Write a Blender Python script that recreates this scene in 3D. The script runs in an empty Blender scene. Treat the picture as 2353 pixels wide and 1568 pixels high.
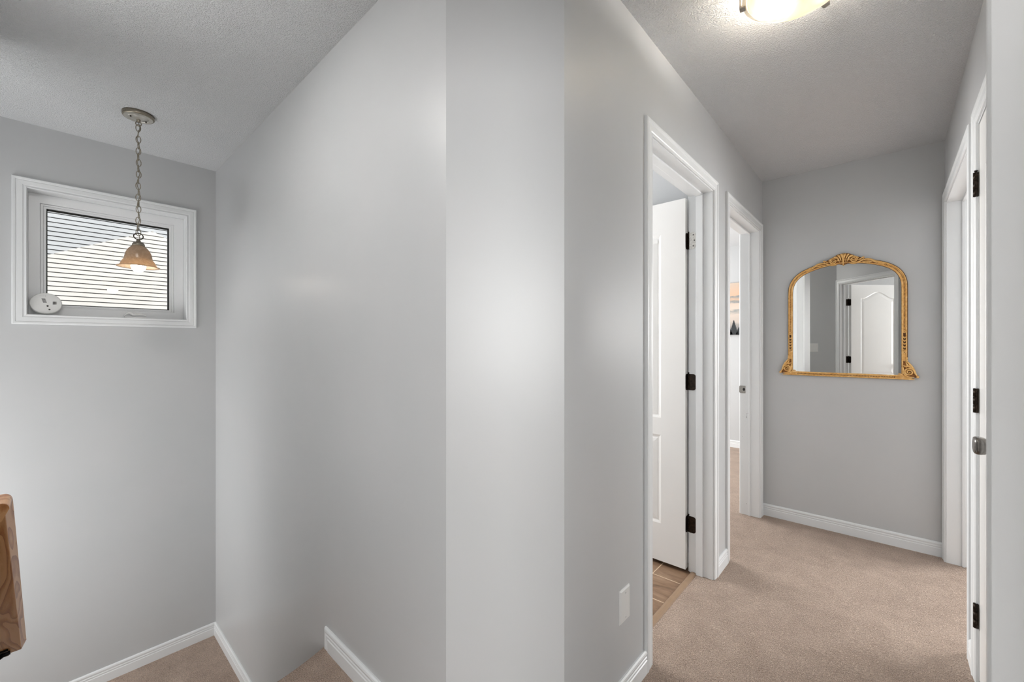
import bpy, math, random
from mathutils import Vector, Matrix
from mathutils.geometry import tessellate_polygon

random.seed(7)
SC = bpy.context.scene
COL = SC.collection
R = math.radians

# ------------------------------------------------------------------ camera
ZC = 1.2466                       # eye height above the hall carpet
F_PX, PSI, HORIZON = 957.24, 42.142, 791.58
cam_d = bpy.data.cameras.new('camera')
cam = bpy.data.objects.new('camera', cam_d)
COL.objects.link(cam)
cam.location = (0, 0, ZC)
cam.rotation_euler = (R(90), 0, R(PSI - 90))
cam_d.sensor_width = 36.0
cam_d.lens = F_PX / 2353 * 36.0
cam_d.shift_y = (HORIZON - 784) / 2353
cam_d.clip_start = 0.02
cam_d.dof.use_dof = True
cam_d.dof.focus_distance = 3.0
cam_d.dof.aperture_fstop = 13
SC.camera = cam

# ------------------------------------------------------------------ exposure, sky, sun, daylight, added fill light
SC.view_settings.view_transform = 'Standard'
SC.view_settings.look = 'None'
SC.view_settings.exposure = 0.78
SC.view_settings.gamma = 1.0
SC.view_settings.use_curve_mapping = False

world = bpy.data.worlds.new('sky')
SC.world = world
world.use_nodes = True
bg = world.node_tree.nodes['Background']
bg.inputs[0].default_value = (0.92, 0.96, 1.0, 1)
bg.inputs[1].default_value = 0.62

sun_d = bpy.data.lights.new('sun', 'SUN')
sun = bpy.data.objects.new('sun', sun_d)
COL.objects.link(sun)
sun.location = (0, -6, 9)
sun_d.energy = 0.96
sun_d.angle = R(0.6)
sun_d.color = (1.0, 0.95, 0.87)
sun.rotation_euler = Vector((0.25, 0.75, -0.75)).to_track_quat('-Z', 'Y').to_euler()


def daylight(name, loc, aim, sx, sy, energy, color=(1.0, 0.995, 0.985)):
    """area light out of view, mostly standing in for side-room windows"""
    d = bpy.data.lights.new(name, 'AREA')
    d.shape = 'RECTANGLE'
    d.size, d.size_y = sx, sy
    d.energy = energy
    d.color = color
    o = bpy.data.objects.new(name, d)
    COL.objects.link(o)
    o.location = loc
    o.rotation_euler = Vector(aim).to_track_quat('-Z', 'Z').to_euler()
    return o


daylight('own_bedroom_fill', (-2.42, -1.62, 1.5), (1, 0, 0), 1.3, 1.5, 40)  # added soft light, in place of unseen corner windows
daylight('own_bedroom_fill', (-1.72, -2.32, 1.5), (0, 1, 0), 1.3, 1.5, 46)  # second added fill from the same unseen corner
daylight('daylight_left_bedroom', (4.0, 3.66, 1.5), (0, -1, 0), 1.6, 1.3, 66)
daylight('daylight_right_bedroom', (4.9, -2.45, 1.5), (-1, 0, 0), 0.9, 1.3, 85)
daylight('daylight_bathroom', (1.75, 2.62, 1.6), (0, -1, 0), 0.9, 0.9, 24)
daylight('daylight_lower_stair', (-1.27, 2.72, 0.45), (1, 0, 0.30), 1.15, 2.7, 52)

# added fill light over the stair head, out of view, no fixture there
stair_fill_disc = daylight('stair_fill_light', (-0.10, 1.70, 2.43), (0, 0, -1), 0.18, 0.18, 3.6, (1.0, 0.97, 0.93))
stair_fill_disc.data.shape = 'DISK'
glow_d = bpy.data.lights.new('stair_fill_point', 'POINT')  # added point fill, unseen, lifts the stair ceiling
glow_d.energy, glow_d.shadow_soft_size, glow_d.color = 2.9, 0.05, (1.0, 0.97, 0.93)
glow = bpy.data.objects.new('stair_fill_point', glow_d)
COL.objects.link(glow)
glow.location = (-0.15, 1.50, 2.12)

# ------------------------------------------------------------------ materials


def new_mat(name):
    m = bpy.data.materials.new(name)
    m.use_nodes = True
    nt = m.node_tree
    return m, nt, nt.nodes['Principled BSDF']


def node(nt, kind, **kw):
    n = nt.nodes.new(kind)
    for k, v in kw.items():
        setattr(n, k, v)
    return n


def srgb(r, g, b):
    def c(v):
        v /= 255.0
        return v / 12.92 if v <= 0.04045 else ((v + 0.055) / 1.055) ** 2.4
    return (c(r), c(g), c(b), 1)


def position(nt):
    return node(nt, 'ShaderNodeNewGeometry').outputs['Position']


def noise(nt, vec, scale, detail=2.0, rough=0.5, dist=0.0):
    n = node(nt, 'ShaderNodeTexNoise')
    n.inputs['Scale'].default_value = scale
    n.inputs['Detail'].default_value = detail
    n.inputs['Roughness'].default_value = rough
    n.inputs['Distortion'].default_value = dist
    nt.links.new(vec, n.inputs['Vector'])
    return n.outputs['Fac']


def ramp(nt, fac, stops):
    n = node(nt, 'ShaderNodeValToRGB')
    e = n.color_ramp.elements
    while len(e) < len(stops):
        e.new(0.5)
    for i, (p, c) in enumerate(stops):
        e[i].position = p
        e[i].color = c if len(c) == 4 else (*c, 1)
    nt.links.new(fac, n.inputs[0])
    return n.outputs[0]


def bump(nt, bsdf, height, strength, dist):
    b = node(nt, 'ShaderNodeBump')
    b.inputs['Strength'].default_value = strength
    b.inputs['Distance'].default_value = dist
    nt.links.new(height, b.inputs['Height'])
    nt.links.new(b.outputs[0], bsdf.inputs['Normal'])


def plain(name, col, rough=0.5, metal=0.0, spec=0.5, coat=0.0):
    m, nt, b = new_mat(name)
    b.inputs['Base Color'].default_value = col
    b.inputs['Roughness'].default_value = rough
    b.inputs['Metallic'].default_value = metal
    b.inputs['Specular IOR Level'].default_value = spec
    b.inputs['Coat Weight'].default_value = coat
    return m


def mottled(name, c0, c1, scale, rough=0.5, metal=0.0, bstr=0.0, bdist=0.001, bscale=None, detail=3.0):
    m, nt, b = new_mat(name)
    p = position(nt)
    col = ramp(nt, noise(nt, p, scale, detail), [(0.3, c0), (0.7, c1)])
    nt.links.new(col, b.inputs['Base Color'])
    b.inputs['Roughness'].default_value = rough
    b.inputs['Metallic'].default_value = metal
    if bstr:
        bump(nt, b, noise(nt, p, bscale or scale, 2.0), bstr, bdist)
    return m


MAT = {}
MAT['wall'] = mottled('grey_wall_paint', srgb(195, 197, 198), srgb(198, 199, 200), 3.0, 0.34, 0, 0.06, 0.0008, 420)
MAT['trim'] = mottled('white_trim_paint', srgb(230, 232, 233), srgb(233, 235, 236), 4.0, 0.32)
MAT['door'] = mottled('white_door_paint', srgb(232, 231, 229), srgb(235, 234, 232), 4.0, 0.35, 0, 0.08, 0.0006, 260)
MAT['plastic'] = plain('white_plastic', srgb(228, 228, 226), 0.35)
MAT['vinyl'] = plain('white_vinyl', srgb(240, 241, 242), 0.3)
MAT['dark_bronze'] = mottled('oil_rubbed_bronze', srgb(26, 20, 16), srgb(52, 40, 30), 90, 0.38, 0.7)
MAT['worn_nickel'] = mottled('worn_nickel', srgb(190, 186, 180), srgb(222, 219, 213), 160, 0.3, 0.9)
MAT['nickel'] = mottled('brushed_nickel', srgb(150, 146, 140), srgb(172, 168, 162), 60, 0.33, 0.95)
MAT['pewter'] = mottled('brushed_pewter', srgb(138, 130, 116), srgb(160, 152, 138), 120, 0.4, 0.85)
MAT['pewter_light'] = mottled('polished_pewter', srgb(200, 197, 190), srgb(215, 212, 206), 120, 0.35, 0.7)
MAT['knob_metal'] = mottled('satin_nickel_knob', srgb(128, 124, 120), srgb(150, 146, 142), 90, 0.22, 1.0)
MAT['clip'] = mottled('satin_nickel_clip', srgb(160, 155, 148), srgb(172, 167, 160), 60, 0.4, 0.35)

fm_, fnt, fb = new_mat('frosted_glass_rim')
fb.inputs['Base Color'].default_value = srgb(232, 229, 224)
fb.inputs['Roughness'].default_value = 0.35
ftr = node(fnt, 'ShaderNodeBsdfTranslucent')
ftr.inputs[0].default_value = srgb(238, 234, 226)
fmx = node(fnt, 'ShaderNodeMixShader')
fmx.inputs[0].default_value = 0.35
fnt.links.new(fb.outputs[0], fmx.inputs[1])
fnt.links.new(ftr.outputs[0], fmx.inputs[2])
fnt.links.new(fmx.outputs[0], fnt.nodes['Material Output'].inputs[0])
MAT['frosted'] = fm_
MAT['black'] = plain('black_metal', srgb(20, 19, 18), 0.3, 0.6)
MAT['gasket'] = plain('black_rubber_gasket', srgb(8, 8, 8), 0.7)
MAT['dark_hole'] = plain('dark_opening', srgb(35, 33, 32), 0.7)
MAT['grey_print'] = plain('grey_print', srgb(150, 150, 150), 0.6)
MAT['pale_print'] = plain('pale_grey_print', srgb(196, 196, 196), 0.6)
MAT['strip'] = mottled('tan_transition_strip', srgb(150, 124, 100), srgb(160, 133, 108), 20, 0.4)


def make_ceiling():
    m, nt, b = new_mat('stippled_ceiling_paint')
    p = position(nt)
    w = noise(nt, p, 150, 2.5, 0.6, 0.8)
    blob = ramp(nt, w, [(0.40, (0, 0, 0)), (0.62, (1, 1, 1))])
    b.inputs['Base Color'].default_value = srgb(234, 236, 238)
    b.inputs['Roughness'].default_value = 0.75
    bump(nt, b, blob, 0.8, 0.005)
    return m


def make_carpet():
    m, nt, b = new_mat('beige_cut_pile_carpet')
    p = position(nt)
    n1 = noise(nt, p, 260, 3, 0.65)
    n2 = noise(nt, p, 9, 3, 0.6)
    mix = node(nt, 'ShaderNodeMath', operation='MULTIPLY_ADD')
    nt.links.new(n2, mix.inputs[0])
    mix.inputs[1].default_value = 0.22
    nt.links.new(n1, mix.inputs[2])
    col = ramp(nt, mix.outputs[0], [(0.42, srgb(136, 113, 96)), (0.62, srgb(196, 171, 152)), (0.80, srgb(228, 204, 186))])
    nt.links.new(col, b.inputs['Base Color'])
    b.inputs['Roughness'].default_value = 1.0
    b.inputs['Specular IOR Level'].default_value = 0.05
    b.inputs['Sheen Weight'].default_value = 0.25
    b.inputs['Sheen Roughness'].default_value = 0.6
    tuft = noise(nt, p, 95, 3.5, 0.7, 1.2)
    bump(nt, b, tuft, 1.0, 0.016)
    return m


def make_tile():
    m, nt, b = new_mat('brown_stone_tile')
    p = position(nt)
    sep = node(nt, 'ShaderNodeSeparateXYZ')
    nt.links.new(p, sep.inputs[0])

    def joint(out, period, phase, width):
        a = node(nt, 'ShaderNodeMath', operation='SUBTRACT')
        nt.links.new(out, a.inputs[0])
        a.inputs[1].default_value = phase
        d = node(nt, 'ShaderNodeMath', operation='PINGPONG')
        nt.links.new(a.outputs[0], d.inputs[0])
        d.inputs[1].default_value = period / 2
        c = node(nt, 'ShaderNodeMath', operation='LESS_THAN')
        nt.links.new(d.outputs[0], c.inputs[0])
        c.inputs[1].default_value = width / 2
        return c.outputs[0]
    jx = joint(sep.outputs[0], 0.215, 2.2, 0.005)
    jy = joint(sep.outputs[1], 0.43, 0.957, 0.005)
    j = node(nt, 'ShaderNodeMath', operation='MAXIMUM')
    nt.links.new(jx, j.inputs[0])
    nt.links.new(jy, j.inputs[1])
    sc = node(nt, 'ShaderNodeMapping')
    sc.inputs['Scale'].default_value = (1.0, 0.35, 1.0)
    nt.links.new(p, sc.inputs[0])
    n = noise(nt, sc.outputs[0], 14, 5, 0.62, 0.6)
    col = ramp(nt, n, [(0.3, srgb(100, 76, 57)), (0.5, srgb(134, 106, 83)), (0.72, srgb(166, 138, 113))])
    mx = node(nt, 'ShaderNodeMixRGB')
    nt.links.new(j.outputs[0], mx.inputs[0])
    nt.links.new(col, mx.inputs[1])
    mx.inputs[2].default_value = srgb(214, 192, 164)
    nt.links.new(mx.outputs[0], b.inputs['Base Color'])
    b.inputs['Roughness'].default_value = 0.45
    return m


def make_oak(name, c0, c1, c2, rough=0.35):
    """oak with cathedral grain running down the rail"""
    m, nt, b = new_mat(name)
    p = position(nt)
    mp = node(nt, 'ShaderNodeMapping')
    rt = node(nt, 'ShaderNodeMapping')
    rt.inputs['Rotation'].default_value = (R(42), 0, 0)      # rail direction becomes the local y
    nt.links.new(p, rt.inputs[0])
    mp.inputs['Scale'].default_value = (1.0, 0.13, 1.0)
    nt.links.new(rt.outputs[0], mp.inputs[0])
    big = noise(nt, mp.outputs[0], 20, 1, 0.4, 0.4)
    mul = node(nt, 'ShaderNodeMath', operation='MULTIPLY')
    nt.links.new(big, mul.inputs[0])
    mul.inputs[1].default_value = 7.0
    fr = node(nt, 'ShaderNodeMath', operation='FRACT')
    nt.links.new(mul.outputs[0], fr.inputs[0])
    fine = noise(nt, mp.outputs[0], 260, 3, 0.7)
    ad = node(nt, 'ShaderNodeMath', operation='MULTIPLY_ADD')
    nt.links.new(fine, ad.inputs[0])
    ad.inputs[1].default_value = 0.55
    nt.links.new(fr.outputs[0], ad.inputs[2])
    col = ramp(nt, ad.outputs[0], [(0.2, c0), (0.6, c1), (1.2 / 1.3, c2)])
    nt.links.new(col, b.inputs['Base Color'])
    b.inputs['Roughness'].default_value = rough
    b.inputs['Coat Weight'].default_value = 0.3
    return m


def make_gold():
    m, nt, b = new_mat('antique_gold_leaf')
    p = position(nt)
    n = noise(nt, p, 55, 4, 0.6)
    col = ramp(nt, n, [(0.25, srgb(208, 152, 80)), (0.5, srgb(238, 190, 118)), (0.75, srgb(250, 214, 152))])
    nt.links.new(col, b.inputs['Base Color'])
    b.inputs['Metallic'].default_value = 0.35
    b.inputs['Roughness'].default_value = 0.42
    bump(nt, b, noise(nt, p, 220, 3), 0.25, 0.0015)
    return m


def make_amber():
    m, nt, b = new_mat('amber_scavo_glass')
    out = nt.nodes['Material Output']
    p = position(nt)
    n = noise(nt, p, 26, 3, 0.6, 2.5)
    col = ramp(nt, n, [(0.3, srgb(176, 156, 134)), (0.55, srgb(192, 172, 148)), (0.75, srgb(208, 188, 164))])
    nt.links.new(col, b.inputs['Base Color'])
    b.inputs['Roughness'].default_value = 0.25
    tr = node(nt, 'ShaderNodeBsdfTranslucent')
    warm = ramp(nt, n, [(0.3, srgb(222, 188, 150)), (0.55, srgb(234, 206, 170)), (0.75, srgb(244, 222, 190))])
    nt.links.new(warm, tr.inputs[0])
    mx = node(nt, 'ShaderNodeMixShader')
    mx.inputs[0].default_value = 0.42
    nt.links.new(b.outputs[0], mx.inputs[1])
    nt.links.new(tr.outputs[0], mx.inputs[2])
    nt.links.new(mx.outputs[0], out.inputs[0])
    return m


def make_alabaster():
    """lit alabaster bowl: warm swirled glass with the lamps behind it"""
    m, nt, b = new_mat('lit_alabaster_glass')
    p = position(nt)
    n = noise(nt, p, 5, 2, 0.5, 2.0)
    col = ramp(nt, n, [(0.32, srgb(249, 220, 172)), (0.5, srgb(253, 238, 208)), (0.68, srgb(255, 251, 238))])
    nt.links.new(col, b.inputs['Base Color'])
    nt.links.new(col, b.inputs['Emission Color'])
    b.inputs['Emission Strength'].default_value = 0.62
    b.inputs['Roughness'].default_value = 0.2
    return m


def emit(name, col, s):
    m, nt, b = new_mat(name)
    b.inputs['Base Color'].default_value = col
    b.inputs['Emission Color'].default_value = col
    b.inputs['Emission Strength'].default_value = s
    return m


def make_glass():
    m, nt, b = new_mat('window_glass')
    out = nt.nodes['Material Output']
    nt.nodes.remove(b)
    t = node(nt, 'ShaderNodeBsdfTransparent')
    g = node(nt, 'ShaderNodeBsdfGlossy')
    g.inputs['Roughness'].default_value = 0.0
    fz = node(nt, 'ShaderNodeFresnel')
    fz.inputs[0].default_value = 1.5
    mx = node(nt, 'ShaderNodeMixShader')
    nt.links.new(fz.outputs[0], mx.inputs[0])
    nt.links.new(t.outputs[0], mx.inputs[1])
    nt.links.new(g.outputs[0], mx.inputs[2])
    nt.links.new(mx.outputs[0], out.inputs[0])
    return m


def make_art():
    """misty forest print: bands of fog and hills over a warm sky"""
    m, nt, b = new_mat('misty_landscape_print')
    p = position(nt)
    sep = node(nt, 'ShaderNodeSeparateXYZ')
    nt.links.new(p, sep.inputs[0])
    mp = node(nt, 'ShaderNodeMapping')
    mp.inputs['Scale'].default_value = (1, 1, 3.0)
    nt.links.new(p, mp.inputs[0])
    n = noise(nt, mp.outputs[0], 7, 4, 0.6)
    a = node(nt, 'ShaderNodeMath', operation='MULTIPLY_ADD')
    nt.links.new(n, a.inputs[0])
    a.inputs[1].default_value = 0.09
    nt.links.new(sep.outputs[2], a.inputs[2])
    mr = node(nt, 'ShaderNodeMapRange')
    mr.inputs[1].default_value = 1.365 + 0.045
    mr.inputs[2].default_value = 1.98 + 0.045
    nt.links.new(a.outputs[0], mr.inputs[0])
    col = ramp(nt, mr.outputs[0], [
        (0.00, srgb(70, 74, 76)), (0.12, srgb(136, 134, 132)), (0.26, srgb(196, 184, 174)), (0.40, srgb(206, 192, 180)),
        (0.47, srgb(150, 152, 150)), (0.50, srgb(214, 198, 184)), (0.60, srgb(212, 192, 176)),
        (0.64, srgb(140, 144, 144)), (0.68, srgb(210, 178, 152)), (0.74, srgb(132, 142, 146)),
        (0.765, srgb(214, 178, 150)), (1.0, srgb(206, 186, 168))])
    nt.links.new(col, b.inputs['Base Color'])
    b.inputs['Roughness'].default_value = 0.6
    return m


MAT['ceiling'] = make_ceiling()
MAT['carpet'] = make_carpet()
MAT['tile'] = make_tile()
MAT['oak'] = make_oak('golden_oak', srgb(168, 96, 42), srgb(206, 138, 76), srgb(228, 170, 112))
MAT['gold'] = make_gold()
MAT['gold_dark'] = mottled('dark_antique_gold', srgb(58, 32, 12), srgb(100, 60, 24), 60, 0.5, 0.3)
MAT['gold_mid'] = mottled('mid_antique_gold', srgb(112, 68, 28), srgb(160, 106, 50), 70, 0.5, 0.3)  # mid-brown, between the gold leaf and its dark backing
MAT['amber'] = make_amber()
MAT['alabaster'] = make_alabaster()
MAT['bulb'] = emit('lit_bulb', (1.0, 0.94, 0.84, 1), 16.0)
MAT['glass'] = make_glass()
MAT['mirror'] = plain('silvered_mirror', (0.90, 0.91, 0.90, 1), 0.0, 1.0)
MAT['art'] = make_art()
MAT['art_fir'] = plain('dark_fir_print', srgb(38, 42, 44), 0.6)
MAT['siding_shade_tone'] = mottled('shade_toned_siding', srgb(208, 211, 214), srgb(216, 219, 221), 1.5, 0.6)  # siding with the shadow's tone put into its colour
MAT['siding_lit_tone'] = mottled('lit_toned_siding', srgb(238, 234, 228), srgb(243, 240, 235), 1.5, 0.6)  # same siding with the sunlight put into its colour
MAT['roof'] = mottled('grey_shingle', srgb(70, 68, 66), srgb(100, 97, 94), 30, 0.9)
MAT['cloth'] = plain('white_crank_plastic', srgb(245, 245, 244), 0.4)

# ------------------------------------------------------------------ mesh helpers


class MB:
    def __init__(self):
        self.v, self.f, self.s = [], [], []

    def add(self, verts, faces, smooth=False):
        k = len(self.v)
        self.v += [Vector(p) for p in verts]
        self.f += [tuple(i + k for i in f) for f in faces]
        self.s += [smooth] * len(faces)
        return self

    def box(self, a, b, fr=None, smooth=False):
        x0, y0, z0 = (min(a[i], b[i]) for i in range(3))
        x1, y1, z1 = (max(a[i], b[i]) for i in range(3))
        vs = [(x0, y0, z0), (x1, y0, z0), (x1, y1, z0), (x0, y1, z0), (x0, y0, z1), (x1, y0, z1), (x1, y1, z1), (x0, y1, z1)]
        if fr:
            vs = [fr(*p) for p in vs]
        return self.add(vs, [(0, 3, 2, 1), (4, 5, 6, 7), (0, 1, 5, 4), (1, 2, 6, 5), (2, 3, 7, 6), (3, 0, 4, 7)], smooth)

    def bbox(self, a, b, bev, fr=None):
        """box with bevelled long edges on its +d face (third coordinate)"""
        x0, y0, z0 = (min(a[i], b[i]) for i in range(3))
        x1, y1, z1 = (max(a[i], b[i]) for i in range(3))
        e = bev
        vs = [(x0, y0, z0), (x1, y0, z0), (x1, y1, z0), (x0, y1, z0),
              (x0, y0, z1 - e), (x1, y0, z1 - e), (x1, y1, z1 - e), (x0, y1, z1 - e),
              (x0 + e, y0 + e, z1), (x1 - e, y0 + e, z1), (x1 - e, y1 - e, z1), (x0 + e, y1 - e, z1)]
        if fr:
            vs = [fr(*p) for p in vs]
        return self.add(vs, [(0, 3, 2, 1), (8, 9, 10, 11)] + [(i, (i + 1) % 4, 4 + (i + 1) % 4, 4 + i) for i in range(4)]
                        + [(4 + i, 4 + (i + 1) % 4, 8 + (i + 1) % 4, 8 + i) for i in range(4)])

    def prism(self, poly, d0, d1, fr):
        """polygon in (s, z), extruded in d, mapped by fr(s, z, d)"""
        n = len(poly)
        vs = [fr(p[0], p[1], d0) for p in poly] + [fr(p[0], p[1], d1) for p in poly]
        tri = tessellate_polygon([[Vector((p[0], p[1], 0)) for p in poly]])
        fs = [tuple(t) for t in tri] + [tuple(i + n for i in reversed(t)) for t in tri]
        fs += [(i, (i + 1) % n, n + (i + 1) % n, n + i) for i in range(n)]
        return self.add(vs, fs)

    def lathe(self, prof, c, n=40, fr=None, smooth=True, flute=None):
        """profile of (r, z) turned about the vertical through c"""
        vs, fs = [], []
        for (r, z) in prof:
            for k in range(n):
                a = 2 * math.pi * k / n
                rr = r * (1 + (flute(a, r, z) if flute else 0))
                p = (rr * math.cos(a), rr * math.sin(a), z)
                vs.append(fr(*p) if fr else (c[0] + p[0], c[1] + p[1], c[2] + p[2]))
        for i in range(len(prof) - 1):
            for k in range(n):
                fs.append((i * n + k, i * n + (k + 1) % n, (i + 1) * n + (k + 1) % n, (i + 1) * n + k))
        return self.add(vs, fs, smooth)

    def tube(self, pts, rad, n=10, closed=False, flat=None, cap=True):
        """round tube through pts; rad is a number or a list; flat = (axis, factor) squashes it"""
        pts = [Vector(p) for p in pts]
        m = len(pts)
        rs = rad if isinstance(rad, (list, tuple)) else [rad] * m
        vs, fs = [], []
        ref = None
        for i, p in enumerate(pts):
            if closed:
                t = pts[(i + 1) % m] - pts[i - 1]
            else:
                t = pts[min(i + 1, m - 1)] - pts[max(i - 1, 0)]
            t.normalize()
            if ref is None:
                ref = Vector((0, 0, 1)) if abs(t.z) < 0.9 else Vector((1, 0, 0))
            a = ref - t * ref.dot(t)
            if a.length < 1e-6:
                a = t.orthogonal()
            a.normalize()
            b = t.cross(a)
            ref = a
            for k in range(n):
                th = 2 * math.pi * k / n
                o = (a * math.cos(th) + b * math.sin(th)) * rs[i]
                if flat:
                    ax = Vector(flat[0])
                    o = o - ax * o.dot(ax) * (1 - flat[1])
                vs.append(p + o)
        rng = m if closed else m - 1
        for i in range(rng):
            j = (i + 1) % m
            for k in range(n):
                fs.append((i * n + k, i * n + (k + 1) % n, j * n + (k + 1) % n, j * n + k))
        if cap and not closed:
            fs.append(tuple(reversed(range(n))))
            fs.append(tuple((m - 1) * n + k for k in range(n)))
        return self.add(vs, fs, True)

    def ball(self, c, r, nu=12, nv=8, sc=(1, 1, 1)):
        prof = [(max(1e-5, math.sin(math.pi * i / nv)) * r, -math.cos(math.pi * i / nv) * r) for i in range(nv + 1)]
        vs, fs = [], []
        for (q, z) in prof:
            for k in range(nu):
                a = 2 * math.pi * k / nu
                vs.append((c[0] + q * math.cos(a) * sc[0], c[1] + q * math.sin(a) * sc[1], c[2] + z * sc[2]))
        for i in range(nv):
            for k in range(nu):
                fs.append((i * nu + k, i * nu + (k + 1) % nu, (i + 1) * nu + (k + 1) % nu, (i + 1) * nu + k))
        return self.add(vs, fs, True)

    def sweep(self, path, prof, fr, closed=False, ends=True):
        """mitred moulding: path in (s, z), profile of (outward offset, depth)"""
        P = [Vector((p[0], p[1])) for p in path]
        m = len(P)
        offs = []
        for i in range(m):
            a = P[i] - P[i - 1] if (i or closed) else P[1] - P[0]
            b = P[(i + 1) % m] - P[i] if (i < m - 1 or closed) else a
            a, b = a.normalized(), b.normalized()
            na, nb = Vector((-a.y, a.x)), Vector((-b.y, b.x))
            q = na + nb
            q = q / max(1e-6, q.dot(na)) if q.length > 1e-6 else na
            offs.append(q)
        k = len(prof)
        vs = [fr(P[i].x + offs[i].x * o, P[i].y + offs[i].y * o, d) for i in range(m) for (o, d) in prof]
        fs = []
        for i in range(m if closed else m - 1):
            j = (i + 1) % m
            for q in range(k):
                w = (q + 1) % k
                fs.append((i * k + q, i * k + w, j * k + w, j * k + q))
        if ends and not closed:
            fs.append(tuple(range(k)))
            fs.append(tuple(reversed([(m - 1) * k + q for q in range(k)])))
        return self.add(vs, fs)

    def build(self, name, mat, parent=None, label=None, bevel=0.0):
        me = bpy.data.meshes.new(name)
        lo = Vector((min(p[i] for p in self.v) for i in range(3)))
        hi = Vector((max(p[i] for p in self.v) for i in range(3)))
        c = (lo + hi) / 2
        me.from_pydata([tuple(p - c) for p in self.v], [], self.f)
        me.validate()
        me.polygons.foreach_set('use_smooth', [self.s[i] if i < len(self.s) else False for i in range(len(me.polygons))])
        import bmesh
        bm = bmesh.new()
        bm.from_mesh(me)
        bmesh.ops.recalc_face_normals(bm, faces=bm.faces[:])
        bm.to_mesh(me)
        bm.free()
        if isinstance(mat, str):
            mat = MAT[mat]
        me.materials.append(mat)
        o = bpy.data.objects.new(name, me)
        COL.objects.link(o)
        if parent is not None:
            o.parent = parent
            o.location = c - parent['_w'] if False else c - WORLD[parent.name]
        else:
            o.location = c
        WORLD[o.name] = c
        if label:
            o['label'] = label
        if bevel:
            md = o.modifiers.new('bevel', 'BEVEL')
            md.width = bevel
            md.segments = 2
            md.limit_method = 'ANGLE'
            md.angle_limit = R(40)
        return o


WORLD = {}


def empty(name, loc):
    o = bpy.data.objects.new(name, None)
    COL.objects.link(o)
    o.location = loc
    o.empty_display_size = 0.1
    WORLD[o.name] = Vector(loc)
    return o


def tag(o, label, cat, group=None):
    o['label'], o['category'] = label, cat
    if group:
        o['group'] = group
    return o


def struct(o):
    o['kind'] = 'structure'
    return o


def frame(P, u, n):
    """maps (s, z, d): along the wall, up, out of the wall"""
    P, u, n = Vector((P[0], P[1], P[2] if len(P) > 2 else 0)), Vector((*u, 0)).normalized(), Vector((*n, 0)).normalized()
    return lambda s, z, d: P + u * s + Vector((0, 0, z)) + n * d


def wall(name, fr, L, z0, z1, th, holes=(), mat='wall', s_start=0.0):
    """wall slab with rectangular holes (s0, s1, za, zb)"""
    S = sorted({s_start, L, *[h[0] for h in holes], *[h[1] for h in holes]})
    Z = sorted({z0, z1, *[h[2] for h in holes], *[h[3] for h in holes]})
    S = [s for s in S if s_start <= s <= L]
    Z = [z for z in Z if z0 <= z <= z1]

    def solid(i, j):
        if not (0 <= i < len(S) - 1 and 0 <= j < len(Z) - 1):
            return False
        sm, zm = (S[i] + S[i + 1]) / 2, (Z[j] + Z[j + 1]) / 2
        return not any(h[0] < sm < h[1] and h[2] < zm < h[3] for h in holes)
    mb = MB()
    for i in range(len(S) - 1):
        for j in range(len(Z) - 1):
            if not solid(i, j):
                continue
            a, b, c, d = S[i], S[i + 1], Z[j], Z[j + 1]
            mb.add([fr(a, c, 0), fr(b, c, 0), fr(b, d, 0), fr(a, d, 0)], [(0, 1, 2, 3)])
            mb.add([fr(a, c, -th), fr(b, c, -th), fr(b, d, -th), fr(a, d, -th)], [(3, 2, 1, 0)])
            for (di, dj, p, q) in ((-1, 0, (a, c), (a, d)), (1, 0, (b, c), (b, d)), (0, -1, (a, c), (b, c)), (0, 1, (a, d), (b, d))):
                if not solid(i + di, j + dj):
                    mb.add([fr(*p, 0), fr(*q, 0), fr(*q, -th), fr(*p, -th)], [(0, 1, 2, 3)])
    # weld so normals are consistent
    import bmesh
    bm = bmesh.new()
    me = bpy.data.meshes.new('tmp')
    me.from_pydata([tuple(p) for p in mb.v], [], mb.f)
    bm.from_mesh(me)
    bmesh.ops.remove_doubles(bm, verts=bm.verts[:], dist=1e-5)
    out = MB()
    bm.verts.index_update()
    out.add([v.co.copy() for v in bm.verts], [tuple(v.index for v in f.verts) for f in bm.faces])
    bm.free()
    bpy.data.meshes.remove(me)
    return struct(out.build(name, mat))


CASING = [(0, 0), (0, 0.006), (0.003, 0.009), (0.010, 0.0075), (0.014, 0.0095), (0.034, 0.0105), (0.038, 0.009),
          (0.042, 0.0125), (0.047, 0.0140), (0.053, 0.0135), (0.057, 0.010), (0.057, 0)]
BASE_PROF = [(0, 0), (0, 0.005), (0.004, 0.0095), (0.010, 0.0115), (0.017, 0.0105), (0.0185, 0.0080), (0.021, 0.0085), (0.024, 0.0110), (0.029, 0.0110),
             (0.031, 0.0085), (0.034, 0.009), (0.037, 0.0118), (0.085, 0.0125), (0.085, 0)]
BB_H = 0.085


def baseboard(name, fr, s0, s1, zf=0.0, end_return=False):
    """moulded baseboard on a wall from s0 to s1; the profile hangs below its top edge"""
    mb = MB()
    prof = [(-o, d) for (o, d) in BASE_PROF]
    a, b = (s0, s1)
    path = [(a, zf + BB_H), (b, zf + BB_H)]
    if end_return:
        path.append((b, zf))
    mb.sweep(path if True else path, prof if a < b else [(-o, d) for (o, d) in prof], fr)
    return struct(mb.build(name, 'trim'))


# ------------------------------------------------------------------ the shell
XS, YW, YA, XM, YR, XL = 0.760, 3.445, 0.690, 3.500, -0.243, -0.200
LAND = -0.751
CEIL = 2.44

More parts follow.
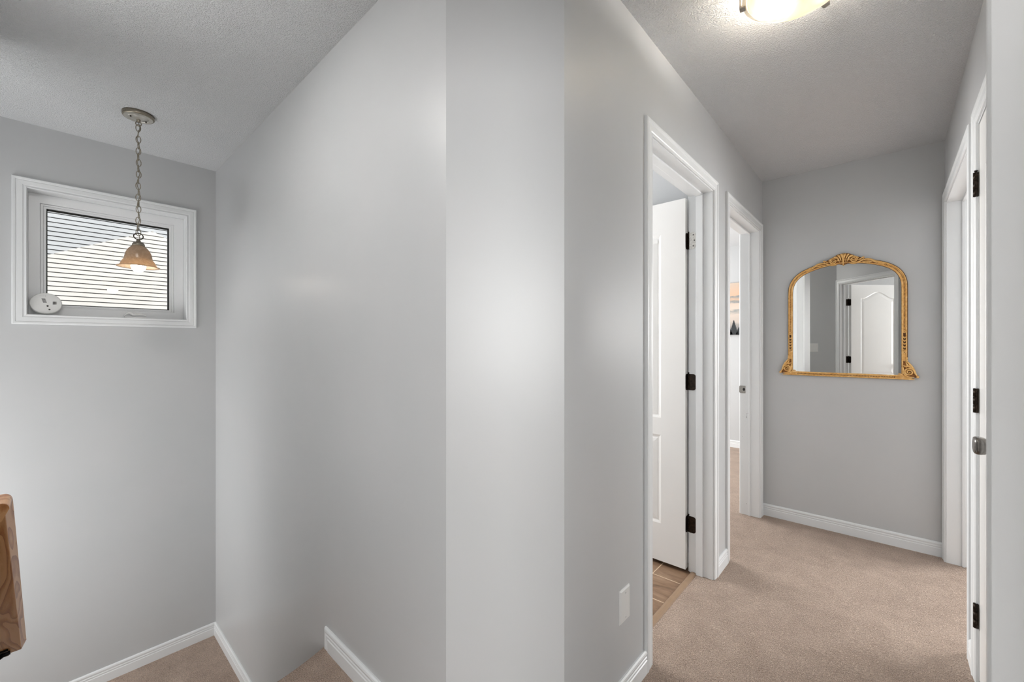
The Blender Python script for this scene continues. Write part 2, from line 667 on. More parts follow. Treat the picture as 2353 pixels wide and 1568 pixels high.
fr_left = frame((0.986, YA), (1, 0), (0, -1))            # left side of the hall, s = X - 0.986
fr_far = frame((XM, YA), (0, -1), (-1, 0))               # end of the hall, s = 0.69 - Y
fr_right = frame((XM, YR), (-1, 0), (0, 1))              # right side of the hall, s = 3.5 - X
fr_diag = frame((-0.2, 0.53), (0.7071, -0.7071), (0.7071, 0.7071))   # doorway the picture is taken from
fr_stl = frame((XL, 0.53), (0, 1), (1, 0))               # left side of the stairs, s = Y - 0.53
fr_win = frame((-1.3, YW), (1, 0), (0, -1))              # window wall, s = X + 1.3
fr_str = frame((XS, YW), (0, -1), (-1, 0))               # right side of the stairs, s = 3.445 - Y
cu = Vector((0.986 - XS, YA - 0.943)).normalized()
fr_ch = frame((XS, 0.943), (cu.x, cu.y), (cu.y, -cu.x))  # slanted wall between stairs and hall
CH_L = (Vector((0.986, YA)) - Vector((XS, 0.943))).length

D1 = (1.575, 2.343)       # bathroom opening (X)
D2 = (2.638, 3.405)       # left bedroom opening (X)
R1 = (2.490, 3.425)       # right bedroom opening (X)
R2 = (1.715, 2.275)       # closet door opening (X)
DG = (0.0585, 0.8135)     # own doorway (s along the slanted wall)
ZD = 2.055                # head of every opening
J = 0.018

wall('wall_left', fr_left, 5.54 - 0.986, 0, CEIL, 0.12,
     [(D1[0] - J - 0.986, D1[1] + J - 0.986, 0, ZD + J), (D2[0] - J - 0.986, D2[1] + J - 0.986, 0, ZD + J)])
wall('wall_far', fr_far, YA - YR + 0.11, 0, CEIL, 0.11)
wall('wall_right', fr_right, XM - 0.573, 0, CEIL, 0.11,
     [(XM - R1[1] - J, XM - R1[0] + J, 0, ZD + J), (XM - R2[1] - J, XM - R2[0] + J, 0, ZD + J)])
wall('wall_doorway', fr_diag, 1.0932, 0, CEIL, 0.11, [(DG[0] - J, DG[1] + J, 0, ZD + J)])
wall('wall_stair_left', fr_stl, 2.60 - 0.53, LAND, CEIL, 0.11)
WIN = (-0.089, 0.597, 1.409, 2.0895)     # clear opening of the window casing (X, X, z, z)
wall('wall_window', fr_win, XS + 1.3, LAND - 0.2, CEIL, 0.17, [(WIN[0] + 1.3 - 0.012, WIN[1] + 1.3 + 0.012, WIN[2] - 0.012, WIN[3] + 0.012)])
wall('wall_stair_right', fr_str, YW - 0.943, LAND, CEIL, 0.10)
wall('wall_slant', fr_ch, CH_L, 0, CEIL, 0.08)

# rooms behind the doors
wall('wall_bathroom_back', frame((0.86, 2.7), (1, 0), (0, -1)), 1.68, 0, CEIL, 0.1, [(0.4, 1.4, 1.1, 2.1)])
wall('wall_bathroom_side', frame((2.45, 0.81), (0, 1), (-1, 0)), 2.94, 0, CEIL, 0.09)
wall('wall_bedroom_far', frame((5.54, 3.75), (0, -1), (-1, 0)), 3.06, 0, CEIL, 0.1)
wall('wall_bedroom_back', frame((2.54, 3.75), (1, 0), (0, -1)), 3.0, 0, CEIL, 0.1, [(0.65, 2.25, 0.85, 2.15)])
wall('wall_guest_side', frame((2.3, -0.353), (0, -1), (1, 0)), 2.75, 0, CEIL, 0.1)
wall('wall_guest_far', frame((5.0, -0.353), (0, -1), (-1, 0)), 2.75, 0, CEIL, 0.1, [(1.64, 2.55, 0.85, 2.15)])
wall('wall_guest_back', frame((2.3, -3.1), (1, 0), (0, 1)), 2.8, 0, CEIL, 0.1)
wall('wall_own_front', frame((-2.4, -2.3), (1, 0), (0, 1)), 4.6, 0, CEIL, 0.1, [(0.03, 1.33, 0.75, 2.25)])
wall('wall_guest_front', frame((3.5, -0.353), (1, 0), (0, -1)), 1.5, 0, CEIL, -0.1)
wall('wall_own_side', frame((-2.4, -2.3), (0, 1), (1, 0)), 3.5, 0, CEIL, 0.1, [(0.03, 1.33, 0.75, 2.25)])
wall('wall_own_back', frame((-2.4, 1.2), (1, 0), (0, -1)), 2.09, 0, CEIL, 0.1)
wall('wall_lower_stair', frame((-1.3, 1.3), (0, 1), (1, 0)), 2.145, LAND - 0.2, CEIL, 0.1)

# ceiling, floors, stairs
struct(MB().box((-2.6, -3.3, CEIL), (5.75, 3.86, CEIL + 0.12)).build('ceiling', 'ceiling'))


def slab(mb, poly, z, th=0.05):
    mb.prism(poly, z - th, z, lambda s, y, d: Vector((s, y, d)))


NOSE_Y = lambda x: 1.665 + 0.055 * max(0.0, min(1.0, (x - 0.52) / 0.24)) ** 1.6
mb = MB()
xs_n = [XL + (XS - XL) * i / 24 for i in range(25)]
edge = [(x, NOSE_Y(x)) for x in xs_n]
slab(mb, [(-0.2, 0.53), (0.573, -0.243), (3.5, -0.243), (3.5, 0.69), (0.986, 0.69), (0.76, 0.943)] + list(reversed(edge)), 0.0)
# carpeted door openings and the bedrooms beyond
slab(mb, [(D2[0] - J, 0.69), (D2[1] + J, 0.69), (D2[1] + J, 0.81), (5.54, 0.81), (5.54, 3.75), (2.54, 3.75), (2.54, 0.81), (D2[0] - J, 0.81)], 0.0)
slab(mb, [(R1[0] - J, -0.243), (R1[0] - J, -0.353), (2.3, -0.353), (2.3, -3.1), (5.0, -3.1), (5.0, -0.353), (R1[1] + J, -0.353), (R1[1] + J, -0.243)], 0.0)
slab(mb, [(D1[0] - J, 0.69), (D1[1] + J, 0.69), (D1[1] + J, 0.785), (D1[0] - J, 0.785)], 0.0)
slab(mb, [(-0.2, 0.53), (-0.31, 0.53), (-0.31, 1.2), (-2.4, 1.2), (-2.4, -2.3), (2.3, -2.3), (2.3, -0.353), (R2[1], -0.353), (R2[1], -0.243), (0.573, -0.243)], 0.0)
# rounded carpet nosing over the top step
rn = 0.024
for i in range(24):
    for k in range(7):
        t0, t1 = math.pi / 2 * (1 - k / 3.5), math.pi / 2 * (1 - (k + 1) / 3.5)
        q = []
        for x in (xs_n[i], xs_n[i + 1]):
            for t in (t0, t1):
                q.append((x, NOSE_Y(x) + rn * math.cos(t), -rn + rn * math.sin(t)))
        mb.add(q, [(0, 1, 3, 2)], True)
struct(mb.build('floor', 'carpet'))

mb = MB()
slab(mb, [(D1[0] - J, 0.785), (D1[1] + J, 0.785), (D1[1] + J, 0.81), (2.45, 0.81), (2.45, 2.7), (0.86, 2.7), (0.86, 0.81), (D1[0] - J, 0.81)], -0.004, 0.05)
struct(mb.build('floor_bathroom', 'tile'))

mb = MB()
slab(mb, [(-1.3, 2.43), (XS, 2.43), (XS, YW), (-1.3, YW)], LAND, 0.06)
struct(mb.build('floor_landing', 'carpet'))
mb = MB()
slab(mb, [(-1.3, 1.2), (-0.31, 1.2), (-0.31, 2.43), (-1.3, 2.43)], LAND - 0.188, 0.06)
struct(mb.build('floor_lower_stair', 'carpet'))

st = struct(empty('staircase', (0.28, 2.05, LAND)))
rise = -LAND / 4
for k in range(4):
    y0 = 1.665 + 0.002 if k == 0 else 1.69 + 0.245 * (k - 1)
    ztop = -0.05 if k == 0 else -rise * k
    y1 = 1.672 if k == 0 else 1.69 + 0.245 * k
    m_ = MB()
    if k == 0:
        m_.box((XL, 1.60, LAND - 0.06), (XS, 1.668, -0.0505))
        m_.build('riser', 'carpet', st)
    else:
        m_.box((XL, 1.669 if k == 1 else y0, LAND - 0.001), (XS, y1 - 0.02, ztop))
        m_.tube([(XL, y1 - 0.02, ztop - 0.02), (XS, y1 - 0.02, ztop - 0.02)], 0.02, 14)
        m_.build('tread', 'carpet', st)

# baseboards
baseboard('baseboard_left', fr_left, 0.0, D1[0] - 0.06 - 0.986)
baseboard('baseboard_left_middle', fr_left, D1[1] + 0.062 - 0.986, D2[0] - 0.062 - 0.986)
baseboard('baseboard_left_end', fr_left, D2[1] + 0.0625 - 0.986, XM - 0.986)
baseboard('baseboard_far', fr_far, 0.0, YA - YR)
baseboard('baseboard_right', fr_right, 0.0, XM - R1[1] - 0.0625)
baseboard('baseboard_right_middle', fr_right, XM - R1[0] + 0.0625, XM - R2[1] - 0.0625)
baseboard('baseboard_right_near', fr_right, XM - R2[0] + 0.0625, XM - 0.60)
baseboard('baseboard_slant', fr_ch, 0.0, CH_L)
# stair side: runs from the slanted wall to the top step and returns down to the carpet
fr_str2 = frame((XS, 0.943), (0, 1), (-1, 0))
baseboard('baseboard_stair_top', fr_str2, 0.0, 1.722 - 0.943, 0.0, True)
baseboard('baseboard_landing_right', fr_str, 0.0, YW - 2.44, LAND)
baseboard('baseboard_window', fr_win, 0.0, XS + 1.3, LAND)
baseboard('baseboard_bedroom', frame((5.54, 3.75), (0, -1), (-1, 0)), 0.0, 2.94)
baseboard('baseboard_bathroom', frame((2.45, 0.81), (0, 1), (-1, 0)), 0.0, 1.89)
baseboard('baseboard_stair_left', fr_stl, 0.0, 1.1)

# ------------------------------------------------------------------ door frames


def door_frame(name, fr, s0, s1, th, zt=ZD, stop=(0.048, 0.084), back=True, front=True):
    """jambs, stops and casings around an opening s0..s1 in a wall of thickness th"""
    e = empty(name, fr((s0 + s1) / 2, 0, -th / 2))
    struct(e)
    m_ = MB()
    m_.box((s0 - J, 0, -th), (s0, zt, 0), fr)
    m_.box((s1, 0, -th), (s1 + J, zt, 0), fr)
    m_.box((s0 - J, zt, -th), (s1 + J, zt + J, 0), fr)
    m_.build('jamb', 'trim', e)
    m_ = MB()
    t = 0.010
    m_.box((s0, 0, -stop[1]), (s0 + t, zt, -stop[0]), fr)
    m_.box((s1 - t, 0, -stop[1]), (s1, zt, -stop[0]), fr)
    m_.box((s0 + t, zt - t, -stop[1]), (s1 - t, zt, -stop[0]), fr)
    m_.build('door_stop', 'trim', e, bevel=0.002)
    rv = 0.005
    path = [(s0 - rv, 0), (s0 - rv, zt + rv), (s1 + rv, zt + rv), (s1 + rv, 0)]
    if front:
        m_ = MB()
        m_.sweep(path, CASING, fr)
        m_.build('casing', 'trim', e)
    if back:
        m_ = MB()
        m_.sweep(path, [(o, -th - d) for (o, d) in CASING], fr)
        m_.build('casing', 'trim', e)
    return e


tr1 = door_frame('trim_1', fr_left, D1[0] - 0.986, D1[1] - 0.986, 0.12, stop=(0.048, 0.084))
tr2 = door_frame('trim_2', fr_left, D2[0] - 0.986, D2[1] - 0.986, 0.12, stop=(0.055, 0.068))
tr3 = door_frame('trim_3', fr_right, XM - R1[1], XM - R1[0], 0.11, stop=(0.06, 0.073))
tr4 = door_frame('trim_4', fr_right, XM - R2[1], XM - R2[0], 0.11, stop=(0.038, 0.072))
tr5 = door_frame('trim_5', fr_diag, DG[0], DG[1], 0.11, stop=(0.04, 0.074))

# strike plate on the far jamb of the left bedroom opening (faces -X at X = 3.405)
fr_j = frame((D2[1], 0.69), (0, 1), (-1, 0))
m_ = MB()
m_.prism([(0.088, 0.888), (0.123, 0.888), (0.129, 0.895), (0.129, 0.936), (0.123, 0.943), (0.088, 0.943)], 0.0, 0.0022, fr_j)
sp = m_.build('strike_plate', 'nickel', tr2, 'brushed nickel strike plate')
m_ = MB()
m_.prism([(0.098 + 0.008 * math.cos(a), 0.916 + 0.011 * math.sin(a)) for a in [i * math.pi / 8 for i in range(16)]], 0.0022, 0.0030, fr_j)
m_.build('latch_hole', 'dark_hole', sp)
# chips in the paint of the same jamb
m_ = MB()
for (s, z, w, h) in ((0.080, 0.735, .002, .006), (0.081, 0.718, .003, .007), (0.081, 0.708, .003, .006), (0.072, 0.742, .002, .003),
                     (0.103, 0.716, .001, .003), (0.106, 0.57, .002, .003), (0.081, 0.08, .003, .003), (0.110, 0.35, .001, .003)):
    m_.box((s, z, 0), (s + w, z + h, 0.0004), fr_j)
m_.build('paint_chip', 'dark_hole', tr2)

# ------------------------------------------------------------------ doors


def inset(poly, d):
    """inset a clockwise or counter-clockwise simple polygon by d"""
    n = len(poly)
    area = sum(poly[i][0] * poly[(i + 1) % n][1] - poly[(i + 1) % n][0] * poly[i][1] for i in range(n))
    sg = 1 if area > 0 else -1
    out = []
    for i in range(n):
        p, c, q = (Vector(poly[i - 1]), Vector(poly[i]), Vector(poly[(i + 1) % n]))
        a, b = (c - p).normalized(), (q - c).normalized()
        na, nb = Vector((-a.y, a.x)) * sg, Vector((-b.y, b.x)) * sg
        m = na + nb
        m = m / max(0.3, m.dot(na))
        out.append((c.x + m.x * d, c.y + m.y * d))
    return out


def door_panels(w, h):
    sl, sr = 0.135, w - 0.135
    if w < 0.74:
        sl, sr = 0.12, w - 0.12
    low = [(sl, 0.213), (sr, 0.213), (sr, 0.716), (sl, 0.716)]
    up = [(sl, 0.812), (sr, 0.812)]
    zs, rise_ = 1.85, 0.085
    N = 26
    for i in range(N + 1):
        t = i / N
        x = sr + (sl - sr) * t
        c = abs(2 * t - 1)
        # eyebrow arch: flat at the shoulders, rounded in the middle
        up.append((x, zs + rise_ * (0.5 + 0.5 * math.cos(math.pi * min(1, c / 0.92)))))
    return [low, up]


def door_slab(parent, fr, w, h, th, name='door_slab'):
    """panel door: fr(s, z, d) with the hall face at d = 0 and the other at d = -th"""
    m_ = MB()
    prof = [(0.0, 0.0), (0.006, -0.0022), (0.012, -0.0048), (0.018, -0.0052), (0.022, -0.0040), (0.046, -0.0012)]
    for side in (0, 1):
        dd = (lambda d: d) if side == 0 else (lambda d: -th - d)
        pan = door_panels(w, h)
        outer = [(0, 0), (w, 0), (w, h), (0, h)]
        loops = [outer] + [list(reversed(p)) for p in pan]
        flat = [p for L in loops for p in L]
        tri = tessellate_polygon([[Vector((p[0], p[1], 0)) for p in L] for L in loops])
        m_.add([fr(p[0], p[1], dd(0)) for p in flat], [tuple(t) for t in tri])
        for P in pan:
            n = len(P)
            rings = [inset(P, o) for (o, _) in prof]
            vs = [fr(p[0], p[1], dd(prof[i][1])) for i, rg in enumerate(rings) for p in rg]
            fs = []
            for i in range(len(prof) - 1):
                for k in range(n):
                    fs.append((i * n + k, i * n + (k + 1) % n, (i + 1) * n + (k + 1) % n, (i + 1) * n + k))
            m_.add(vs, fs)
            last = rings[-1]
            tri = tessellate_polygon([[Vector((p[0], p[1], 0)) for p in last]])
            m_.add([fr(p[0], p[1], dd(prof[-1][1])) for p in last], [tuple(t) for t in tri])
    for a, b in (((0, 0), (w, 0)), ((w, 0), (w, h)), ((w, h), (0, h)), ((0, h), (0, 0))):
        m_.add([fr(*a, 0), fr(*b, 0), fr(*b, -th), fr(*a, -th)], [(0, 1, 2, 3)])
    return m_.build(name, 'door', parent)


def rounded(x0, x1, z0, z1, r, right=True):
    """leaf outline with the two far corners rounded"""
    pts = [(x0, z0)]
    s = 1 if x1 > x0 else -1
    for i in range(7):
        a = -math.pi / 2 + math.pi / 2 * i / 6
        pts.append((x1 - s * r + s * r * math.cos(a), z0 + r + r * math.sin(a)))
    for i in range(7):
        a = math.pi / 2 * i / 6
        pts.append((x1 - s * r + s * r * math.cos(a), z1 - r + r * math.sin(a)))
    pts.append((x0, z1))
    return pts


def hinge(parent, pin, z, leafs, mat_leaf='dark_bronze', tip=True, label=None, rb=0.0065):
    """barrel at pin (x, y) with leaves [(frame, s0, s1, material)]"""
    m_ = MB()
    h = 0.089
    for k in range(3):
        a, b = z - h / 2 + k * h / 3 + 0.0006, z - h / 2 + (k + 1) * h / 3 - 0.0006
        m_.lathe([(0.0002, a), (rb, a), (rb, b), (0.0002, b)], (pin[0], pin[1], 0), 16)
    m_.lathe([(rb * 0.8, z - h / 2), (rb * 0.8, z + h / 2)], (pin[0], pin[1], 0), 12)
    if tip:
        m_.lathe([(0.0002, z + h / 2 + 0.008), (0.005, z + h / 2 + 0.007), (0.005, z + h / 2 + 0.004), (0.003, z + h / 2 + 0.003), (0.003, z + h / 2)], (pin[0], pin[1], 0), 12)
    hg = m_.build('hinge', 'dark_bronze', parent, label)
    for (fr, s0, s1, mt) in leafs:
        l_ = MB()
        l_.prism(rounded(s0, s1, z - h / 2, z + h / 2, 0.014), 0.0, 0.0025, fr)
        lf = l_.build('hinge_leaf', mt, hg, 'worn nickel hinge leaf' if mt == 'worn_nickel' else None)
        w_ = MB()
        sg = 1 if s1 > s0 else -1
        for (q, dz) in ((0.62, 0.03), (0.8, 0.0), (0.62, -0.03)):
            c = s0 + (s1 - s0) * q
            w_.prism([(c + 0.0032 * math.cos(a), z + dz + 0.0032 * math.sin(a)) for a in [i * math.pi / 6 for i in range(12)]], 0.0025, 0.0032, fr)
        w_.build('screw', 'dark_hole' if mt == 'worn_nickel' else 'dark_bronze', lf)
    return hg


def knob(parent, fr, s, z, d0, sgn=1):
    """squarish flared door knob on a round rose"""
    g = lambda x, y, t: fr(s + x, z + y, d0 + sgn * t)
    m_ = MB()
    m_.lathe([(0.0002, 0.0), (0.032, 0.0), (0.032, 0.004), (0.028, 0.009), (0.014, 0.011), (0.012, 0.030)], (0, 0, 0), 36, lambda x, y, t: g(x, y, t))
    kb = m_.build('knob', 'knob_metal', parent, 'satin nickel knob')
    m_ = MB()
    N = 44
    prof = [(0.012, 0.030), (0.017, 0.034), (0.0225, 0.044), (0.0245, 0.054), (0.0240, 0.060), (0.0215, 0.0645), (0.012, 0.0665), (0.0002, 0.067)]
    vs, fs = [], []
    for (r, t) in prof:
        for k in range(N):
            a = 2 * math.pi * k / N
            q = (abs(math.cos(a)) ** 4.5 + abs(math.sin(a)) ** 4.5) ** (-1 / 4.5)
            mixq = 1 + (q - 1) * min(1, max(0, (t - 0.030) / 0.010))
            vs.append(g(r * mixq * math.cos(a), r * mixq * math.sin(a), t))
    for i in range(len(prof) - 1):
        for k in range(N):
            fs.append((i * N + k, i * N + (k + 1) % N, (i + 1) * N + (k + 1) % N, (i + 1) * N + k))
    m_.add(vs, fs, True)
    m_.build('knob_grip', 'knob_metal', kb)
    return kb


# bathroom door: hinged on the far jamb, swung right back into the bathroom
d1 = empty('door_1', (2.332, 1.2, 0.02))
struct(d1)
pin1 = (2.349, 0.8165)
fr_d1 = frame((2.3175, 0.823, 0.018), (0, 1), (-1, 0))          # visible face looks back to -X
door_slab(d1, fr_d1, 0.757, 2.026, 0.035)
fr_d1e = frame((2.3525, 0.823), (-1, 0), (0, -1))              # hinge edge of the slab
fr_j1 = frame((D1[1], 0.81), (0, -1), (-1, 0))                  # hinge side of the jamb
for (z, mt) in ((1.812, 'worn_nickel'), (1.040, 'dark_bronze'), (0.262, 'dark_bronze')):
    hinge(d1, pin1, z, [(fr_j1, 0.0, 0.034, mt), (fr_d1e, 0.004, 0.033, 'dark_bronze')])
knob(d1, fr_d1, 0.697, 0.94, 0.0)

# closet door, shut, on the right side of the hall
d2 = empty('door_2', ((R2[0] + R2[1]) / 2, YR - 0.02, 0.02))
struct(d2)
fr_d2 = frame((R2[1] - 0.003, YR - 0.002, 0.02), (-1, 0), (0, 1))
door_slab(d2, fr_d2, R2[1] - R2[0] - 0.006, 2.03, 0.035)
for z in (1.833, 1.040, 0.250):
    hinge(d2, (R2[1] + 0.001, YR + 0.0065), z, [(frame((R2[1], YR), (-1, 0), (0, 1)), 0.0, 0.006, 'dark_bronze')], tip=(z > 1.5), rb=0.0075)
knob(d2, fr_d2, R2[1] - R2[0] - 0.066, 0.937, 0.0)

# door of the room the picture is taken from: swung back, seen in the mirror
hp = fr_diag(DG[0], 0, -0.115)
u3 = Vector((-0.7071, -0.7071))
n3 = Vector((0.7071, -0.7071))
d3 = empty('door_3', (hp.x + u3.x * 0.38, hp.y + u3.y * 0.38, 0.02))
struct(d3)
fr_d3 = frame((hp.x + u3.x * 0.008 + n3.x * 0.037, hp.y + u3.y * 0.008 + n3.y * 0.037, 0.02), (u3.x, u3.y), (n3.x, n3.y))
door_slab(d3, fr_d3, 0.747, 2.026, 0.035)
fr_d3e = frame((hp.x + u3.x * 0.008 + n3.x * 0.003, hp.y + u3.y * 0.008 + n3.y * 0.003), (n3.x, n3.y), (-u3.x, -u3.y))
a3 = fr_diag(DG[0], 0, -0.11)
fr_j3 = frame((a3.x, a3.y), (-u3.x, -u3.y), (n3.x, n3.y))
for z in (1.812, 1.040, 0.262):
    hinge(d3, (hp.x + n3.x * 0.004, hp.y + n3.y * 0.004), z, [(fr_j3, 0.0, 0.034, 'dark_bronze'), (fr_d3e, 0.0, 0.033, 'dark_bronze')])
knob(d3, fr_d3, 0.687, 0.94, 0.0)

# ------------------------------------------------------------------ threshold strip at the bathroom
m_ = MB()
fr_t = lambda s, z, d: Vector((s, z, d))
prof = [(-0.018, -0.004), (-0.018, 0.001), (-0.012, 0.005), (0.0, 0.0075), (0.010, 0.006), (0.015, 0.001), (0.015, -0.004)]
vs = [(x, 0.788 + p[0], p[1]) for x in (D1[0] + 0.001, D1[1] - 0.001) for p in prof]
k = len(prof)
m_.add(vs, [(i, (i + 1) % k, k + (i + 1) % k, k + i) for i in range(k)] + [tuple(range(k)), tuple(range(2 * k - 1, k - 1, -1))])
struct(m_.build('trim_6', 'strip'))

# ------------------------------------------------------------------ window
w1 = struct(empty('window_1', ((WIN[0] + WIN[1]) / 2, YW + 0.05, WIN[2])))
fr_w = frame((0, YW), (1, 0), (0, -1))      # s = X, d out of the wall into the room
x0, x1, z0, z1 = WIN
m_ = MB()
WCAS = [(0, 0), (0, 0.009), (0.003, 0.012), (0.008, 0.010), (0.012, 0.0095), (0.016, 0.0125), (0.034, 0.0135), (0.038, 0.012), (0.041, 0.0155), (0.050, 0.0165), (0.0535, 0.013), (0.0535, 0)]
m_.sweep([(x0, z0), (x0, z1), (x1, z1), (x1, z0)], WCAS, fr_w, closed=True)
m_.build('casing', 'trim', w1)


def rect_ring(mb, a, b, d0, d1, fr):
    """frame between outer rect a and inner rect b (x0, x1, z0, z1), depth d0..d1"""
    A = [(a[0], a[2]), (a[1], a[2]), (a[1], a[3]), (a[0], a[3])]
    B_ = [(b[0], b[2]), (b[1], b[2]), (b[1], b[3]), (b[0], b[3])]
    vs = [fr(*p, d) for d in (d0, d1) for p in A] + [fr(*p, d) for d in (d0, d1) for p in B_]
    fs = []
    for i in range(4):
        j = (i + 1) % 4
        fs += [(i, j, 4 + j, 4 + i), (8 + i, 8 + j, 12 + j, 12 + i), (i, j, 8 + j, 8 + i), (4 + i, 4 + j, 12 + j, 12 + i)]
    mb.add(vs, fs)
    return mb


m_ = MB()
rect_ring(m_, (x0 - 0.012, x1 + 0.012, z0 - 0.012, z1 + 0.012), (x0 + 0.001, x1 - 0.001, z0 + 0.001, z1 - 0.001), 0.0, -0.169, fr_w)
m_.build('window_jamb', 'trim', w1)
# vinyl frame, sash step, glazing bead
Fo = (x0 + 0.001, x1 - 0.001, z0 + 0.001, z1 - 0.001)
Si = (-0.043, 0.546, 1.457, 2.038)
m_ = MB()
rect_ring(m_, Fo, Si, -0.080, -0.16, fr_w)
m_.build('window_frame', 'vinyl', w1, bevel=0.002)
Go = (-0.020, 0.523, 1.472, 2.0155)
m_ = MB()
rect_ring(m_, (Si[0] + 0.0005, Si[1] - 0.0005, Si[2] + 0.0005, Si[3] - 0.0005), (Go[0] - 0.012, Go[1] + 0.012, Go[2] - 0.010, Go[3] + 0.012), -0.088, -0.15, fr_w)
rect_ring(m_, (Go[0] - 0.012, Go[1] + 0.012, Go[2] - 0.010, Go[3] + 0.012), Go, -0.094, -0.15, fr_w)
m_.build('sash', 'vinyl', w1, bevel=0.002)
m_ = MB()
rect_ring(m_, Go, (Go[0] + 0.004, Go[1] - 0.004, Go[2] + 0.0015, Go[3] - 0.004), -0.102, -0.14, fr_w)
m_.build('gasket', 'gasket', w1, 'black rubber glazing gasket')
m_ = MB()
m_.box((Go[0] + 0.003, Go[2] + 0.001, -0.116), (Go[1] - 0.003, Go[3] - 0.003, -0.119), fr_w)
m_.build('pane', 'glass', w1)

# folded crank handle on the bottom of the frame
m_ = MB()
hx, hz, hd = 0.352, z0 + 0.012, -0.060
m_.box((hx - 0.05, z0 + 0.001, -0.079), (hx + 0.05, hz - 0.002, -0.045), fr_w)
pts = [fr_w(hx - 0.052 + 0.104 * i / 16, hz + 0.020 * math.sin(math.pi * min(1, i / 7)) * (1 if i <= 7 else 0)
            + (0.006 + 0.008 * math.sin(math.pi * (i - 6) / 10) if i > 6 else 0), hd) for i in range(17)]
m_.tube(pts, [0.004 + 0.004 * math.sin(math.pi * i / 16) for i in range(17)], 12)
m_.build('crank_handle', 'cloth', w1)

# ------------------------------------------------------------------ smoke detector leaning in the window corner
det = empty('smoke_detector', (-0.02, YW + 0.045, z0 + 0.002))
tag(det, 'round white smoke detector leaning in the bottom left corner of the window', 'smoke detector')
tilt = R(14)
ca, sa = math.cos(tilt), math.sin(tilt)
DC = Vector((-0.021, YW + 0.042, z0 + 0.063))


def fr_det(x, y, t):
    # x right, y up along the disc, t out of its face towards the room
    return DC + Vector((x, 0, 0)) + Vector((0, sa, ca)) * y + Vector((0, -ca, sa)) * t


m_ = MB()
m_.lathe([(0.0002, -0.010), (0.058, -0.010), (0.0605, -0.008), (0.0615, 0.0), (0.0612, 0.007), (0.0600, 0.0105), (0.0588, 0.0122), (0.0580, 0.0127), (0.0574, 0.0128), (0.0302, 0.0130), (0.0300, 0.0130), (0.0296, 0.0126), (0.0292, 0.0130), (0.0290, 0.0130), (0.0002, 0.0131)], (0, 0, 0), 64, fr_det)
body = m_.build('detector_body', 'plastic', det)
m_ = MB()
for k in range(5):
    yy = 0.010 - k * 0.0035
    hw = 0.0075 * math.sqrt(max(0, 1 - ((k - 2) / 2.9) ** 2))
    for s_ in (-1, 0, 1):
        m_.box((0.032 + s_ * 0.005 - 0.0018, yy - 0.001, 0.0120), (0.032 + s_ * 0.005 + 0.0018, yy + 0.001, 0.0143), fr_det) if abs(s_ * 0.005) < hw else None
m_.build('sounder_vent', 'dark_hole', det, 'dark grille of slots')
for (bx, by, br) in ((0.006, -0.016, 0.0042), (0.013, -0.036, 0.0038)):
    m_ = MB()
    m_.lathe([(0.0002, 0.0128), (br, 0.0128), (br, 0.0148), (0.0002, 0.0152)], (0, 0, 0), 18, lambda x, y, t, bx=bx, by=by: fr_det(bx + x, by + y, t))
    m_.build('button', 'dark_hole', det, 'small dark button')
# grey printed instruction lines and the faint maker's line near the rim
m_ = MB()
for k in range(7):
    m_.box((-0.017 + k * 0.0010, 0.024 - k * 0.0036, 0.0130), (-0.003 + k * 0.0010, 0.0262 - k * 0.0036, 0.0146), fr_det)
m_.build('instruction_print', 'grey_print', det, 'block of grey print')
m_ = MB()
for k in range(6):
    m_.box((-0.024 + k * 0.0032, 0.0405, 0.0125), (-0.0218 + k * 0.0032, 0.0425, 0.0136), fr_det)
m_.box((-0.003, 0.039, 0.0125), (-0.0005, 0.045, 0.0136), fr_det)
m_.build('rim_print', 'pale_print', det)

# ------------------------------------------------------------------ blank cover plate low on the hall wall
pl = empty('wall_plate', fr_left(1.352 - 0.986, 0.335, 0))
tag(pl, 'blank white cover plate low on the grey wall left of the bathroom door', 'wall plate')
m_ = MB()
m_.bbox((1.312 - 0.986, 0.277, 0), (1.384 - 0.986, 0.393, 0.0065), 0.0045, fr_left)
m_.build('plate', 'plastic', pl)
for z in (0.293, 0.377):
    m_ = MB()
    m_.prism([(1.348 - 0.986 + 0.0035 * math.cos(a), z + 0.0035 * math.sin(a)) for a in [i * math.pi / 7 for i in range(14)]], 0.006, 0.0078, fr_left)
    s_ = m_.build('screw', 'plastic', pl)
    m_ = MB()
    m_.box((1.348 - 0.986 - 0.003, z - 0.0006, 0.0078), (1.348 - 0.986 + 0.003, z + 0.0006, 0.0080), fr_left)
    m_.build('screw_slot', 'grey_print', s_)

# ------------------------------------------------------------------ light switch on the stair wall (seen in the mirror)
sw = empty('light_switch', fr_stl(0.79 - 0.53, 1.20, 0))
tag(sw, 'white two gang rocker light switch reflected in the lower left of the mirror', 'light switch')
m_ = MB()
c = 0.79 - 0.53
m_.bbox((c - 0.058, 1.142, 0), (c + 0.058, 1.258, 0.006), 0.004, fr_stl)
m_.build('plate', 'plastic', sw)
for dx in (-0.023, 0.023):
    m_ = MB()
    m_.add([fr_stl(c + dx - 0.0165, 1.167, 0.006), fr_stl(c + dx + 0.0165, 1.167, 0.006), fr_stl(c + dx + 0.0165, 1.233, 0.006), fr_stl(c + dx - 0.0165, 1.233, 0.006),
            fr_stl(c + dx - 0.0165, 1.167, 0.0075), fr_stl(c + dx + 0.0165, 1.167, 0.0075), fr_stl(c + dx + 0.0165, 1.233, 0.0115), fr_stl(c + dx - 0.0165, 1.233, 0.0115)],
           [(0, 1, 2, 3), (4, 5, 6, 7), (0, 1, 5, 4), (1, 2, 6, 5), (2, 3, 7, 6), (3, 0, 4, 7)])
    m_.build('rocker', 'plastic', sw)

